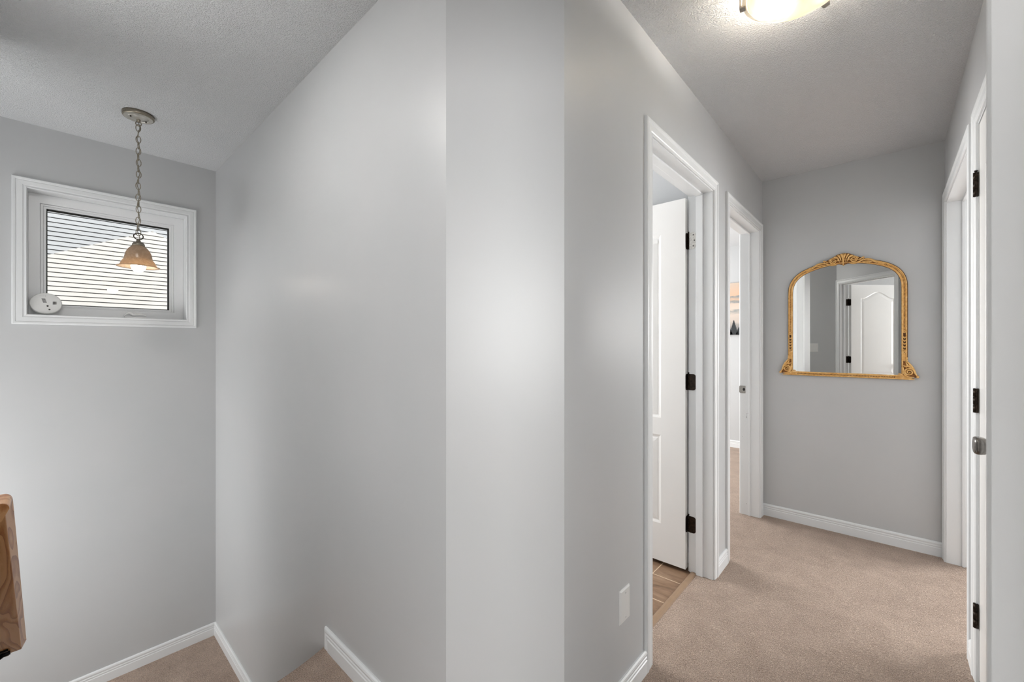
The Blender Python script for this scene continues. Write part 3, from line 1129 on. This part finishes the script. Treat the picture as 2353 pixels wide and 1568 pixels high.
# ------------------------------------------------------------------ handrail on the left of the stairs
hr = empty('handrail', (-0.075, 2.0, 0.3))
tag(hr, 'golden oak handrail running down the stairs at the left edge', 'handrail')
SL = 0.90
HW, HT = 0.074, 0.042
XR = -0.065                                   # right side of the rail
ZT = 0.883                                    # top of the level part
Y0, Y1, Y2 = 1.50, 1.585, 2.465


def rail_section(n=7):
    """rounded top, squarer bottom: (x, h) with h down from the top"""
    r = 0.014
    pts = []
    for cx_, cy_, a0 in ((-r, -r, 90), (-0.011 - r * 0.2, -HT + r * 0.2, 0)):
        rr = r if cy_ == -r else r * 0.2
        for i in range(n):
            a = R(a0 - 90 * i / (n - 1))
            pts.append((cx_ + rr * math.cos(a), cy_ + rr * math.sin(a)))
    left = [(-HW - p[0], p[1]) for p in reversed(pts)]
    return pts + left


sec = rail_section()
path = [(Y0, ZT), (Y1, ZT)]
for i in range(1, 7):
    t = i / 6
    path.append((Y1 + 0.07 * t, ZT - SL * 0.07 * t * t / 2))
ye, ze = path[-1]
path.append((Y2, ze - SL * (Y2 - ye)))
m_ = MB()
vs, fs = [], []
for i, (y, z) in enumerate(path):
    if i == 0 or i == 1:
        ty, tz = 1, 0
    elif i == len(path) - 1:
        ty, tz = 1, -SL
    else:
        ty, tz = path[i + 1][0] - path[i - 1][0], path[i + 1][1] - path[i - 1][1]
    l_ = math.hypot(ty, tz)
    ny, nz = -tz / l_, ty / l_
    for (x, h) in sec:
        vs.append((XR + x, y + ny * h, z + nz * h))
k = len(sec)
for i in range(len(path) - 1):
    for q in range(k):
        fs.append((i * k + q, i * k + (q + 1) % k, (i + 1) * k + (q + 1) % k, (i + 1) * k + q))
fs += [tuple(range(k)), tuple(reversed([(len(path) - 1) * k + q for q in range(k)]))]
m_.add(vs, fs)
m_.build('rail', 'oak', hr)
for yb in (2.415,):
    zb = ze - SL * (yb - ye) - HT / math.cos(math.atan(SL)) - 0.012
    m_ = MB()
    m_.tube([(XR - 0.038, yb, zb + 0.006), (XR - 0.055, yb, zb + 0.004), (-0.125, yb, zb), (-0.15, yb, zb - 0.012), (-0.175, yb, zb - 0.04), (-0.199, yb, zb - 0.05)], 0.0075, 12)
    m_.lathe([(0.0002, 0), (0.030, 0), (0.030, 0.004), (0.012, 0.012)], (0, 0, 0), 24, lambda x, y, t, yb=yb, zb=zb: Vector((-0.2 + t, yb + x, zb - 0.05 + y)))
    m_.box((XR - 0.062, yb - 0.022, zb + 0.004), (XR - 0.042, yb + 0.022, zb + 0.012), lambda x, y, z, yb=yb, zb=zb: Vector((x, y, z - SL * (y - yb))))
    m_.build('bracket', 'black', hr, 'black metal bracket')

# ------------------------------------------------------------------ pendant lamp over the landing
PX, PY = 0.302, 2.885
pn = empty('pendant_lamp', (PX, PY, CEIL))
tag(pn, 'amber glass bell pendant lamp hanging on a chain in front of the window', 'pendant lamp')
m_ = MB()
m_.lathe([(0.0002, 0.0), (0.064, 0.0), (0.064, -0.016), (0.061, -0.020), (0.058, -0.0205)], (PX, PY, CEIL), 56)
cn = m_.build('canopy', 'pewter', pn)
m_ = MB()
m_.lathe([(0.059, -0.0203), (0.048, -0.0225), (0.044, -0.0215)], (PX, PY, CEIL), 56)
m_.lathe([(0.044, -0.0215), (0.041, -0.0185), (0.038, -0.0205), (0.020, -0.0265), (0.010, -0.029), (0.0002, -0.029)], (PX, PY, CEIL), 56,
         flute=lambda a, r, z: 0.06 * math.cos(28 * a) if 0.01 < r < 0.04 else 0)
m_.build('canopy_face', 'pewter_light', cn, 'pale fluted face of the canopy')
for a in (R(200), R(20)):
    m_ = MB()
    m_.lathe([(0.003, -0.018), (0.003, -0.028), (0.0002, -0.030)], (PX + 0.033 * math.cos(a), PY + 0.033 * math.sin(a), CEIL), 14)
    m_.build('canopy_screw', 'dark_bronze', cn)
m_ = MB()
m_.lathe([(0.0085, -0.028), (0.0085, -0.040), (0.006, -0.043), (0.0002, -0.043)], (PX, PY, CEIL), 20)


def ring(c, a, b, axis, wr, n=26):
    """oval ring, half-sizes a (sideways along axis) and b (up)"""
    ax = Vector(axis).normalized()
    return [Vector(c) + ax * (a * math.cos(2 * math.pi * i / n)) + Vector((0, 0, b * math.sin(2 * math.pi * i / n))) for i in range(n)]


VIEW = Vector((PY, -PX, 0)).normalized()     # sideways as seen from the landing door
m_.tube(ring((PX, PY, CEIL - 0.050), 0.011, 0.011, VIEW, 0.0022), 0.0022, 10, True)
m_.build('canopy_loop', 'pewter', cn)
# chain
z_top, z_bot = CEIL - 0.057, 1.812
NL = 19
pitch = (z_top - z_bot) / (NL)
lk = None
for i in range(NL):
    zc_ = z_top - pitch * (i + 0.5)
    a = R(25 if i % 2 == 0 else 110) + R(random.uniform(-12, 12))
    if lk is None:
        m_ = MB()
        m_.tube(ring((PX, PY, zc_), 0.0095, pitch / 2 + 0.0036, (1, 0, 0), 0.0018), 0.0018, 8, True)
        lk = m_.build('chain_link', 'pewter', pn)
        o = lk
    else:
        o = lk.copy()
        COL.objects.link(o)
        o.parent = pn
    o.location = Vector((PX + random.uniform(-0.0012, 0.0012), PY, zc_)) - WORLD['pendant_lamp']
    o.rotation_euler = (0, 0, math.atan2(VIEW.y, VIEW.x) + (a - R(25)) * 1.0)
# cord woven through the chain
m_ = MB()
m_.tube([(PX + 0.005 * math.sin(i * 0.55), PY + 0.005 * math.cos(i * 0.8), CEIL - 0.04 - (CEIL - 0.04 - 1.79) * i / 60) for i in range(61)], 0.0017, 8)
m_.build('cord', 'pewter', pn)
m_ = MB()
m_.tube(ring((PX, PY, 1.806), 0.0185, 0.0165, VIEW, 0.0024, 32), 0.0024, 10, True)
m_.build('loop', 'dark_bronze', pn)
m_ = MB()
m_.lathe([(0.0002, 1.792), (0.0075, 1.792), (0.0075, 1.784), (0.0105, 1.782), (0.0105, 1.780), (0.006, 1.778), (0.010, 1.776), (0.019, 1.774), (0.0235, 1.768), (0.0255, 1.762), (0.0258, 1.757), (0.0225, 1.756)], (PX, PY, 0), 40)
m_.build('shade_cap', 'pewter', pn)
SH = [(0.0240, 1.757), (0.0330, 1.748), (0.0435, 1.734), (0.0510, 1.716), (0.0545, 1.699), (0.0560, 1.690), (0.0585, 1.683), (0.0640, 1.674), (0.0690, 1.664), (0.0725, 1.656), (0.0790, 1.6505), (0.0850, 1.649), (0.0868, 1.6475),
      (0.0850, 1.6455), (0.0790, 1.6465), (0.0710, 1.6520), (0.0670, 1.662), (0.0620, 1.671), (0.0565, 1.681), (0.0535, 1.690), (0.0520, 1.699), (0.0490, 1.715), (0.0415, 1.732), (0.0315, 1.746), (0.0240, 1.7545), (0.0240, 1.757)]
m_ = MB()
m_.lathe(SH, (PX, PY, 0), 72, flute=lambda a, r, z: 0.012 * math.cos(11 * a + (z - 1.65) * 120) if 1.654 < z < 1.688 else 0)
m_.build('shade', 'amber', pn)
m_ = MB()
BZ = 1.650
prof = [(0.0002, BZ - 0.0300)] + [(0.030 * math.sin(R(t)), BZ - 0.030 * math.cos(R(t))) for t in range(12, 97, 7)]
m_.lathe(prof, (PX, PY, 0), 32)
bl = m_.build('bulb', 'bulb', pn, 'lit white bulb')
m_ = MB()
m_.lathe([prof[-1], (0.0285, BZ + 0.010), (0.022, BZ + 0.028), (0.0145, BZ + 0.042), (0.0135, BZ + 0.060), (0.0002, BZ + 0.062)], (PX, PY, 0), 32)
m_.build('bulb_base', 'plastic', bl)
m_ = MB()
m_.lathe([(0.0002, 1.757), (0.019, 1.756), (0.019, 1.715), (0.015, 1.710)], (PX, PY, 0), 24)
m_.build('socket', 'dark_bronze', pn)

# ------------------------------------------------------------------ flush ceiling light in the hall
LX, LY = 1.572, 0.212
fl = empty('ceiling_light', (LX, LY, CEIL))
tag(fl, 'flush ceiling light with a warm lit alabaster glass bowl and nickel clips', 'ceiling light')
m_ = MB()
m_.lathe([(0.0002, 0.0), (0.115, 0.0), (0.115, -0.012), (0.10, -0.022), (0.0002, -0.022)], (LX, LY, CEIL), 56)
m_.build('base_pan', 'nickel', fl)
RB, RD = 0.154, 0.140
m_ = MB()
prof = [(RD * math.cos(R(t)), -0.068 - 0.045 * math.sin(R(t))) for t in range(0, 89, 6)] + [(0.0002, -0.113)]
inner = [(0.0002, -0.109)] + [((RD - 0.004) * math.cos(R(t)), -0.065 - 0.044 * math.sin(R(t))) for t in range(88, -1, -6)] + [prof[0]]
m_.lathe(prof + inner, (LX, LY, CEIL), 72)
m_.build('glass_bowl', 'alabaster', fl)
m_ = MB()
m_.lathe([(RD, -0.0655), (RD + 0.002, -0.0690), (RB - 0.002, -0.0655), (RB, -0.0635), (RB - 0.001, -0.0610), (RD, -0.0635), (RD, -0.0655)], (LX, LY, CEIL), 72)
m_.build('glass_rim', 'frosted', fl, 'pale frosted rim of the bowl')
ang0 = math.atan2(0.358 - LY, 1.551 - LX)
for k in range(3):
    a = ang0 - k * R(120)
    fc = lambda x, y, z, a=a: Vector((LX + (RB + x) * math.cos(a) - y * math.sin(a), LY + (RB + x) * math.sin(a) + y * math.cos(a), CEIL + z))
    m_ = MB()
    m_.box((0.0005, -0.0095, -0.030), (0.0075, 0.0095, -0.074), fc)
    m_.box((-0.011, -0.0095, -0.0695), (0.0075, 0.0095, -0.0760), fc)
    m_.box((-0.042, -0.005, -0.034), (0.003, 0.005, -0.029), fc)
    m_.box((-0.046, -0.005, -0.034), (-0.040, 0.005, -0.010), fc)
    m_.build('clip', 'clip', fl, bevel=0.002)
for k, a in enumerate((R(60), R(240))):
    pl_d = bpy.data.lights.new('bulb_light', 'POINT')
    pl_d.energy = 2.1
    pl_d.shadow_soft_size = 0.028
    pl_d.color = (1.0, 0.95, 0.88)
    po = bpy.data.objects.new('bulb_light', pl_d)
    COL.objects.link(po)
    po.parent = fl
    po.location = (0.055 * math.cos(a), 0.055 * math.sin(a), -0.052)
    m_ = MB()
    m_.lathe([(0.013, -0.020), (0.013, -0.032), (0.0002, -0.033)], (LX + 0.055 * math.cos(a), LY + 0.055 * math.sin(a), CEIL), 18)
    m_.build('lamp_socket', 'plastic', fl)

# ------------------------------------------------------------------ gilt mirror on the end wall
MY, MX = 0.222, XM
mr = empty('mirror', (XM, MY, 1.03))
tag(mr, 'arched wall mirror in an ornate antique gold frame on the end wall', 'mirror')
fr_m = frame((XM, MY), (0, -1), (-1, 0))      # s to the right, z up, d out of the wall
HALF = 0.3055


def arch(o):
    """half outline of the frame shifted inwards by o, right side, bottom to the crown"""
    base = [(HALF, 1.055), (HALF, 1.30), (HALF, 1.55), (HALF, 1.61), (0.3025, 1.642), (0.294, 1.672), (0.279, 1.701), (0.257, 1.727), (0.228, 1.749), (0.190, 1.768), (0.140, 1.785), (0.085, 1.797), (0.035, 1.803), (0.0, 1.805)]
    pts = []
    for i, p in enumerate(base):
        a = Vector(base[i]) - Vector(base[i - 1]) if i else Vector((0, 1))
        b = Vector(base[i + 1]) - Vector(base[i]) if i < len(base) - 1 else Vector((-1, 0))
        t = (a.normalized() + b.normalized()).normalized()
        n = Vector((-t.y, t.x))
        pts.append((p[0] + n.x * o, p[1] + n.y * o))
    return pts


def loop(o):
    r = arch(o)
    return r + [(-p[0], p[1]) for p in reversed(r[:-1])]


def dense(path, step):
    out = [Vector(path[0])]
    for a, b in zip(path, path[1:]):
        a, b = Vector(a), Vector(b)
        n = max(1, int((b - a).length / step))
        for i in range(1, n + 1):
            out.append(a + (b - a) * i / n)
    return out


def smooth_path(path, it=2):
    P = [Vector(p) for p in path]
    for _ in range(it):
        Q = [P[0]]
        for a, b in zip(P, P[1:]):
            Q += [a * 0.75 + b * 0.25, a * 0.25 + b * 0.75]
        Q.append(P[-1])
        P = Q
    return P


# frame moulding profile across its width: (inward offset, depth)
FP = [(0.0, 0.004), (0.0015, 0.016), (0.004, 0.0195), (0.0065, 0.0185), (0.0085, 0.0135), (0.0185, 0.0135), (0.0205, 0.018), (0.0235, 0.0185), (0.0265, 0.014), (0.0265, 0.004)]
m_ = MB()
rows = [smooth_path(loop(o), 2) for (o, d) in FP]
n = len(rows[0])
vs = [fr_m(rows[j][i].x, rows[j][i].y, FP[j][1]) for i in range(n) for j in range(len(FP))]
kk = len(FP)
m_.add(vs, [(i * kk + j, i * kk + j + 1, (i + 1) * kk + j + 1, (i + 1) * kk + j) for i in range(n - 1) for j in range(kk - 1)])
# bottom rail
bz0, bz1 = 1.032, 1.058
for (a, b, d) in ((-0.336, 0.336, 0.017),):
    m_.box((a, bz0, 0.003), (b, bz0 + 0.006, d + 0.003), fr_m)
    m_.box((a + 0.010, bz0 + 0.006, 0.003), (b - 0.010, bz0 + 0.019, d - 0.003), fr_m)
    m_.box((a + 0.03, bz0 + 0.019, 0.003), (b - 0.03, bz1, d + 0.002), fr_m)
fm = m_.build('frame', 'gold', mr, bevel=0.0008)
# dark antique backing that shows in the recesses
m_ = MB()
bk = smooth_path(loop(-0.002), 2)
bi = smooth_path(loop(0.0285), 2)
n = len(bk)
vs = [fr_m(p.x, p.y, d) for d in (0.0, 0.010) for p in bk] + [fr_m(p.x, p.y, d) for d in (0.0, 0.010) for p in bi]
fs = []
for i in range(n - 1):
    fs += [(i, i + 1, n + i + 1, n + i), (2 * n + i, 2 * n + i + 1, 3 * n + i + 1, 3 * n + i), (n + i, n + i + 1, 3 * n + i + 1, 3 * n + i), (i, i + 1, 2 * n + i + 1, 2 * n + i)]
m_.add(vs, fs)
m_.box((-0.312, bz0 - 0.0015, 0.0), (0.312, bz1, 0.010), fr_m)
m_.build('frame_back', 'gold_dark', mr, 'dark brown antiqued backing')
# beading: dark recess band, then a row of gold beads along sides, arch and bottom rail


def bead_run(P, pitch=0.0075, d=0.0135, r=0.0029):
    beads = MB()
    acc = 0.0
    for a, b in zip(P, P[1:]):
        L = (b - a).length
        while acc < L:
            p = a + (b - a) * (acc / L)
            beads.ball(fr_m(p.x, p.y, d + 0.0004), r, 7, 5)
            acc += pitch
        acc -= L
    beads.build('beading', 'gold', fm)


mid = smooth_path(loop(0.0135), 2)
right_run = [p for p in mid if p.x > 0 and p.y > 1.335 and p.x > 0.19]
left_run = [p for p in mid if p.x < 0 and p.y > 1.335 and p.x < -0.19]
bead_run(dense([(0.292, 1.335)] + [tuple(p) for p in right_run], 0.05))
bead_run(dense([(-0.292, 1.335)] + [tuple(p) for p in reversed(left_run)], 0.05))
bead_run(dense([(-0.245, bz0 + 0.0125), (0.245, bz0 + 0.0125)], 0.05), d=0.0140)
for (P, w) in (([(0.292, 1.335)] + [tuple(p) for p in right_run], 0.0042), ([(-0.292, 1.335)] + [tuple(p) for p in reversed(left_run)], 0.0042)):
    Q = [Vector(p) for p in P]
    bands = MB()
    bands.tube([fr_m(p.x, p.y, 0.0115) for p in Q], 0.0045, 8, flat=((1, 0, 0), 0.6))
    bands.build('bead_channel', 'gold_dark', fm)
bands = MB()
bands.tube([fr_m(-0.25, bz0 + 0.0125, 0.0125), fr_m(0.25, bz0 + 0.0125, 0.0125)], 0.0042, 8, flat=((1, 0, 0), 0.6))
bands.build('bead_channel', 'gold_dark', fm)
# glass
m_ = MB()
gl = smooth_path(arch(0.024), 2)
poly = [(p.x, p.y) for p in gl] + [(-p.x, p.y) for p in reversed(gl[:-1])]
poly[0] = (poly[0][0], 1.050)
poly[-1] = (poly[-1][0], 1.050)
m_.prism(poly, 0.002, 0.0085, fr_m)
m_.build('mirror_glass', 'mirror', mr)


def spiral(cx_, cz_, r0, r1, a0, turns, n=44, hand=1):
    return [(cx_ + (r0 + (r1 - r0) * i / n) * math.cos(a0 + hand * 2 * math.pi * turns * i / n),
             cz_ + (r0 + (r1 - r0) * i / n) * math.sin(a0 + hand * 2 * math.pi * turns * i / n)) for i in range(n + 1)]


def leaf(mb, pts, r_mid, d=0.02, r0=0.0012, r1=0.0012, it=2, peak=0.45):
    P = smooth_path(pts, it)
    n = len(P)
    rs = []
    for i in range(n):
        t = i / (n - 1)
        w = math.sin(math.pi * (t ** (math.log(0.5) / math.log(peak))))
        rs.append(max(r0 if t < 0.5 else r1, r_mid * w))
    mb.tube([fr_m(p.x, p.y, d) for p in P], rs, 10, flat=((1, 0, 0), 0.8))


def scroll(mb, *a, rad=(0.0042, 0.0018), d=0.022, **k):
    P = spiral(*a, **k)
    n = len(P)
    mb.tube([fr_m(p[0], p[1], d + 0.004 * i / n) for i, p in enumerate(P)], [rad[0] + (rad[1] - rad[0]) * i / (n - 1) for i in range(n)], 10)


# crest at the crown
cg, cdk = MB(), MB()
cdk.prism([(-0.17, 1.757), (-0.10, 1.778), (-0.03, 1.778), (0, 1.767), (0.03, 1.778), (0.10, 1.778), (0.17, 1.757), (0.172, 1.769), (0.135, 1.788), (0.098, 1.801), (0.066, 1.816), (0.045, 1.830), (0.028, 1.840),
           (0, 1.843), (-0.028, 1.840), (-0.045, 1.830), (-0.066, 1.816), (-0.098, 1.801), (-0.135, 1.788), (-0.172, 1.769)], 0.008, 0.0165, fr_m)
cdk.build('crest_ground', 'gold_mid', mr)
for q in (-1, 1):
    # fan lobes of the shell
    leaf(cg, [(q * 0.0035, 1.768), (q * 0.004, 1.80), (q * 0.005, 1.825), (q * 0.012, 1.840)], 0.0068, 0.026, peak=0.75, r1=0.004)
    leaf(cg, [(q * 0.010, 1.775), (q * 0.013, 1.805), (q * 0.020, 1.827), (q * 0.030, 1.835)], 0.0062, 0.024, peak=0.7, r1=0.003)
    leaf(cg, [(q * 0.018, 1.782), (q * 0.024, 1.808), (q * 0.036, 1.822), (q * 0.050, 1.823)], 0.0058, 0.022, peak=0.65, r1=0.002)
    leaf(cg, [(q * 0.030, 1.812), (q * 0.050, 1.819), (q * 0.068, 1.812), (q * 0.080, 1.800)], 0.0042, 0.021)
    # volute
    scroll(cg, q * 0.052, 1.797, 0.0195, 0.003, R(90), 1.9, hand=-q, rad=(0.0045, 0.0022), d=0.021)
    leaf(cg, [(q * 0.030, 1.777), (q * 0.050, 1.7725), (q * 0.075, 1.776), (q * 0.098, 1.789), (q * 0.104, 1.803)], 0.0048, 0.021)
    leaf(cg, [(q * 0.020, 1.792), (q * 0.026, 1.802), (q * 0.034, 1.806)], 0.0038, 0.021)
    # trailing leaves along the arch
    leaf(cg, [(q * 0.078, 1.790), (q * 0.092, 1.800), (q * 0.102, 1.806), (q * 0.108, 1.801)], 0.0042, 0.022)
    leaf(cg, [(q * 0.090, 1.782), (q * 0.108, 1.790), (q * 0.128, 1.789), (q * 0.150, 1.778), (q * 0.178, 1.762)], 0.0062, 0.021)
    leaf(cg, [(q * 0.098, 1.776), (q * 0.118, 1.777), (q * 0.136, 1.771), (q * 0.150, 1.772)], 0.0042, 0.022)
    leaf(cg, [(q * 0.130, 1.785), (q * 0.146, 1.776), (q * 0.160, 1.763), (q * 0.176, 1.759)], 0.0042, 0.024)
    leaf(cg, [(q * 0.095, 1.778), (q * 0.104, 1.768), (q * 0.110, 1.770)], 0.003, 0.022)
    leaf(cg, [(q * 0.118, 1.774), (q * 0.126, 1.764), (q * 0.132, 1.766)], 0.003, 0.022)
cg.tube([fr_m(0, 1.765, 0.02), fr_m(0, 1.80, 0.027), fr_m(0, 1.842, 0.022)], [0.003, 0.0032, 0.0035], 10)
cg.build('crest', 'gold', mr)
# corner scrolls, side rosettes and husks
for q in (-1, 1):
    cg, cdk = MB(), MB()
    cdk.prism([(q * 0.282, 1.052), (q * 0.352, 1.044), (q * 0.354, 1.056), (q * 0.340, 1.072), (q * 0.326, 1.105), (q * 0.306, 1.140), (q * 0.282, 1.146)], 0.004, 0.0165, fr_m)
    cdk.build('corner_ground', 'gold_mid', mr)
    scroll(cg, q * 0.312, 1.078, 0.0245, 0.003, R(200 if q < 0 else -20), 2.1, hand=q, rad=(0.0052, 0.0024), d=0.023)
    leaf(cg, [(q * 0.300, 1.146), (q * 0.318, 1.122), (q * 0.333, 1.092), (q * 0.340, 1.066), (q * 0.352, 1.050)], 0.0062, 0.022, r1=0.003)
    leaf(cg, [(q * 0.297, 1.140), (q * 0.304, 1.120), (q * 0.318, 1.108), (q * 0.328, 1.094)], 0.0042, 0.021)
    leaf(cg, [(q * 0.286, 1.118), (q * 0.294, 1.112), (q * 0.306, 1.112), (q * 0.316, 1.105)], 0.0042, 0.021)
    leaf(cg, [(q * 0.286, 1.108), (q * 0.288, 1.085), (q * 0.292, 1.062), (q * 0.306, 1.050), (q * 0.335, 1.047)], 0.0050, 0.021)
    cg.ball(fr_m(q * 0.350, 1.050, 0.021), 0.0075, 14, 10)
    cg.ball(fr_m(q * 0.302, 1.150, 0.021), 0.0062, 12, 8, (0.8, 1, 1))
    cg.ball(fr_m(q * 0.302, 1.163, 0.020), 0.0055, 12, 8, (0.8, 0.9, 1.3))
    leaf(cg, [(q * 0.284, 1.058), (q * 0.272, 1.066), (q * 0.262, 1.062)], 0.0036, 0.022)
    leaf(cg, [(q * 0.286, 1.050), (q * 0.272, 1.044), (q * 0.256, 1.048)], 0.0036, 0.022)
    cg.build('corner_scroll', 'gold', mr)
    hk, hd_ = MB(), MB()
    hd_.prism([(q * 0.2865, 1.195), (q * 0.2985, 1.195), (q * 0.2985, 1.328), (q * 0.2865, 1.328)], 0.010, 0.0150, fr_m)
    hd_.build('husk_ground', 'gold_dark', mr)
    for zz in (1.322, 1.198):
        P = spiral(q * 0.2925, zz, 0.008, 0.002, R(0), 1.4, 22, q)
        hk.tube([fr_m(p[0], p[1], 0.019) for p in P], [0.0026 - 0.001 * i / 22 for i in range(23)], 8)
    for k in range(5):
        zz = 1.292 - k * 0.0195
        for w in (-1, 1):
            hk.tube([fr_m(q * 0.2925, zz - 0.010, 0.0175), fr_m(q * 0.2925 + w * 0.0045, zz - 0.003, 0.019), fr_m(q * 0.2925 + w * 0.0075, zz + 0.006, 0.0175)], [0.0014, 0.0026, 0.001], 8)
        hk.ball(fr_m(q * 0.2925, zz - 0.001, 0.018), 0.0026, 8, 6)
    hk.build('husk_drop', 'gold', mr)

# ------------------------------------------------------------------ print on the bedroom wall
ar = empty('wall_art', (5.54, 1.30, 1.36))
tag(ar, 'misty forest canvas print on the bedroom wall seen through the far left doorway', 'wall art')
fr_b = frame((5.54, 0), (0, -1), (-1, 0))     # s = -Y
m_ = MB()
m_.box((-1.52, 1.362, 0), (-0.72, 1.985, 0.03), fr_b)
m_.build('canvas', 'art', ar)
m_ = MB()


def fir(c, z_, h, w):
    P = [(c - w * 0.5, z_)]
    N = 7
    for i in range(N):
        t = i / N
        P += [(c - w * 0.5 * (1 - t), z_ + h * t + h * 0.01), (c - w * 0.5 * (1 - t) * 0.62, z_ + h * (t + 0.7 / N))]
    P.append((c, z_ + h))
    P += [(2 * c - p[0], p[1]) for p in reversed(P[:-1])]
    m_.prism(P, 0.0300, 0.0306, fr_b)


for (y, h, w) in ((1.385, 0.175, 0.115), (1.33, 0.09, 0.08), (1.43, 0.085, 0.08), (1.47, 0.10, 0.09), (1.25, 0.15, 0.1), (1.12, 0.2, 0.12), (1.02, 0.11, 0.09), (0.9, 0.17, 0.11), (0.8, 0.12, 0.1)):
    fir(-y, 1.3635, h, w)
m_.build('fir_trees', 'art_fir', ar)

# ------------------------------------------------------------------ neighbouring house across the yard
nh = empty('neighbour_house', (1.0, 13.5, -3.0))
tag(nh, 'neighbouring house with white horizontal siding seen through the window', 'house')
NY, LAP = 13.4, 0.1


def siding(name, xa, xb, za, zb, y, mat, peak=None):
    """horizontal lap siding; peak = (x, z, pitch) cuts it to the gable-shaped sunlit area"""
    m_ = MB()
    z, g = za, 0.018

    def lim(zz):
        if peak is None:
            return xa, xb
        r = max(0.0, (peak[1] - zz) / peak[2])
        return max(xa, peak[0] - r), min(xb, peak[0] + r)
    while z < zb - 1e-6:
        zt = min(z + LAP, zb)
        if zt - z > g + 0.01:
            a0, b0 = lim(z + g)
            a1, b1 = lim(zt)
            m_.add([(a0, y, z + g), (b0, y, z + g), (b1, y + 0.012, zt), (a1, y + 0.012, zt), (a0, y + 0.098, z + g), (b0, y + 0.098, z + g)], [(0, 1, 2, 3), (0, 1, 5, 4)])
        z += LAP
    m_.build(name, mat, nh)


siding('shade_siding', -6.0, 6.5, 0.3, 6.2, NY + 0.10, 'siding_shade_tone')
siding('sunlit_siding', -6.0, 6.5, 0.3, 4.03, NY, 'siding_lit_tone', (1.66, 4.03, 0.5))  # separate wall added to draw the sunlit area below the shadow edge
MB().box((-6, NY + 0.16, -3), (6.5, NY + 4, 6.2)).build('wall_body', 'roof', nh)
gr = MB().box((-30, 3.7, -3.3), (30, 40, -3.2)).build('ground', mottled('lawn_ground', srgb(120, 122, 100), srgb(150, 148, 130), 2, 0.9))
gr['kind'] = 'structure'
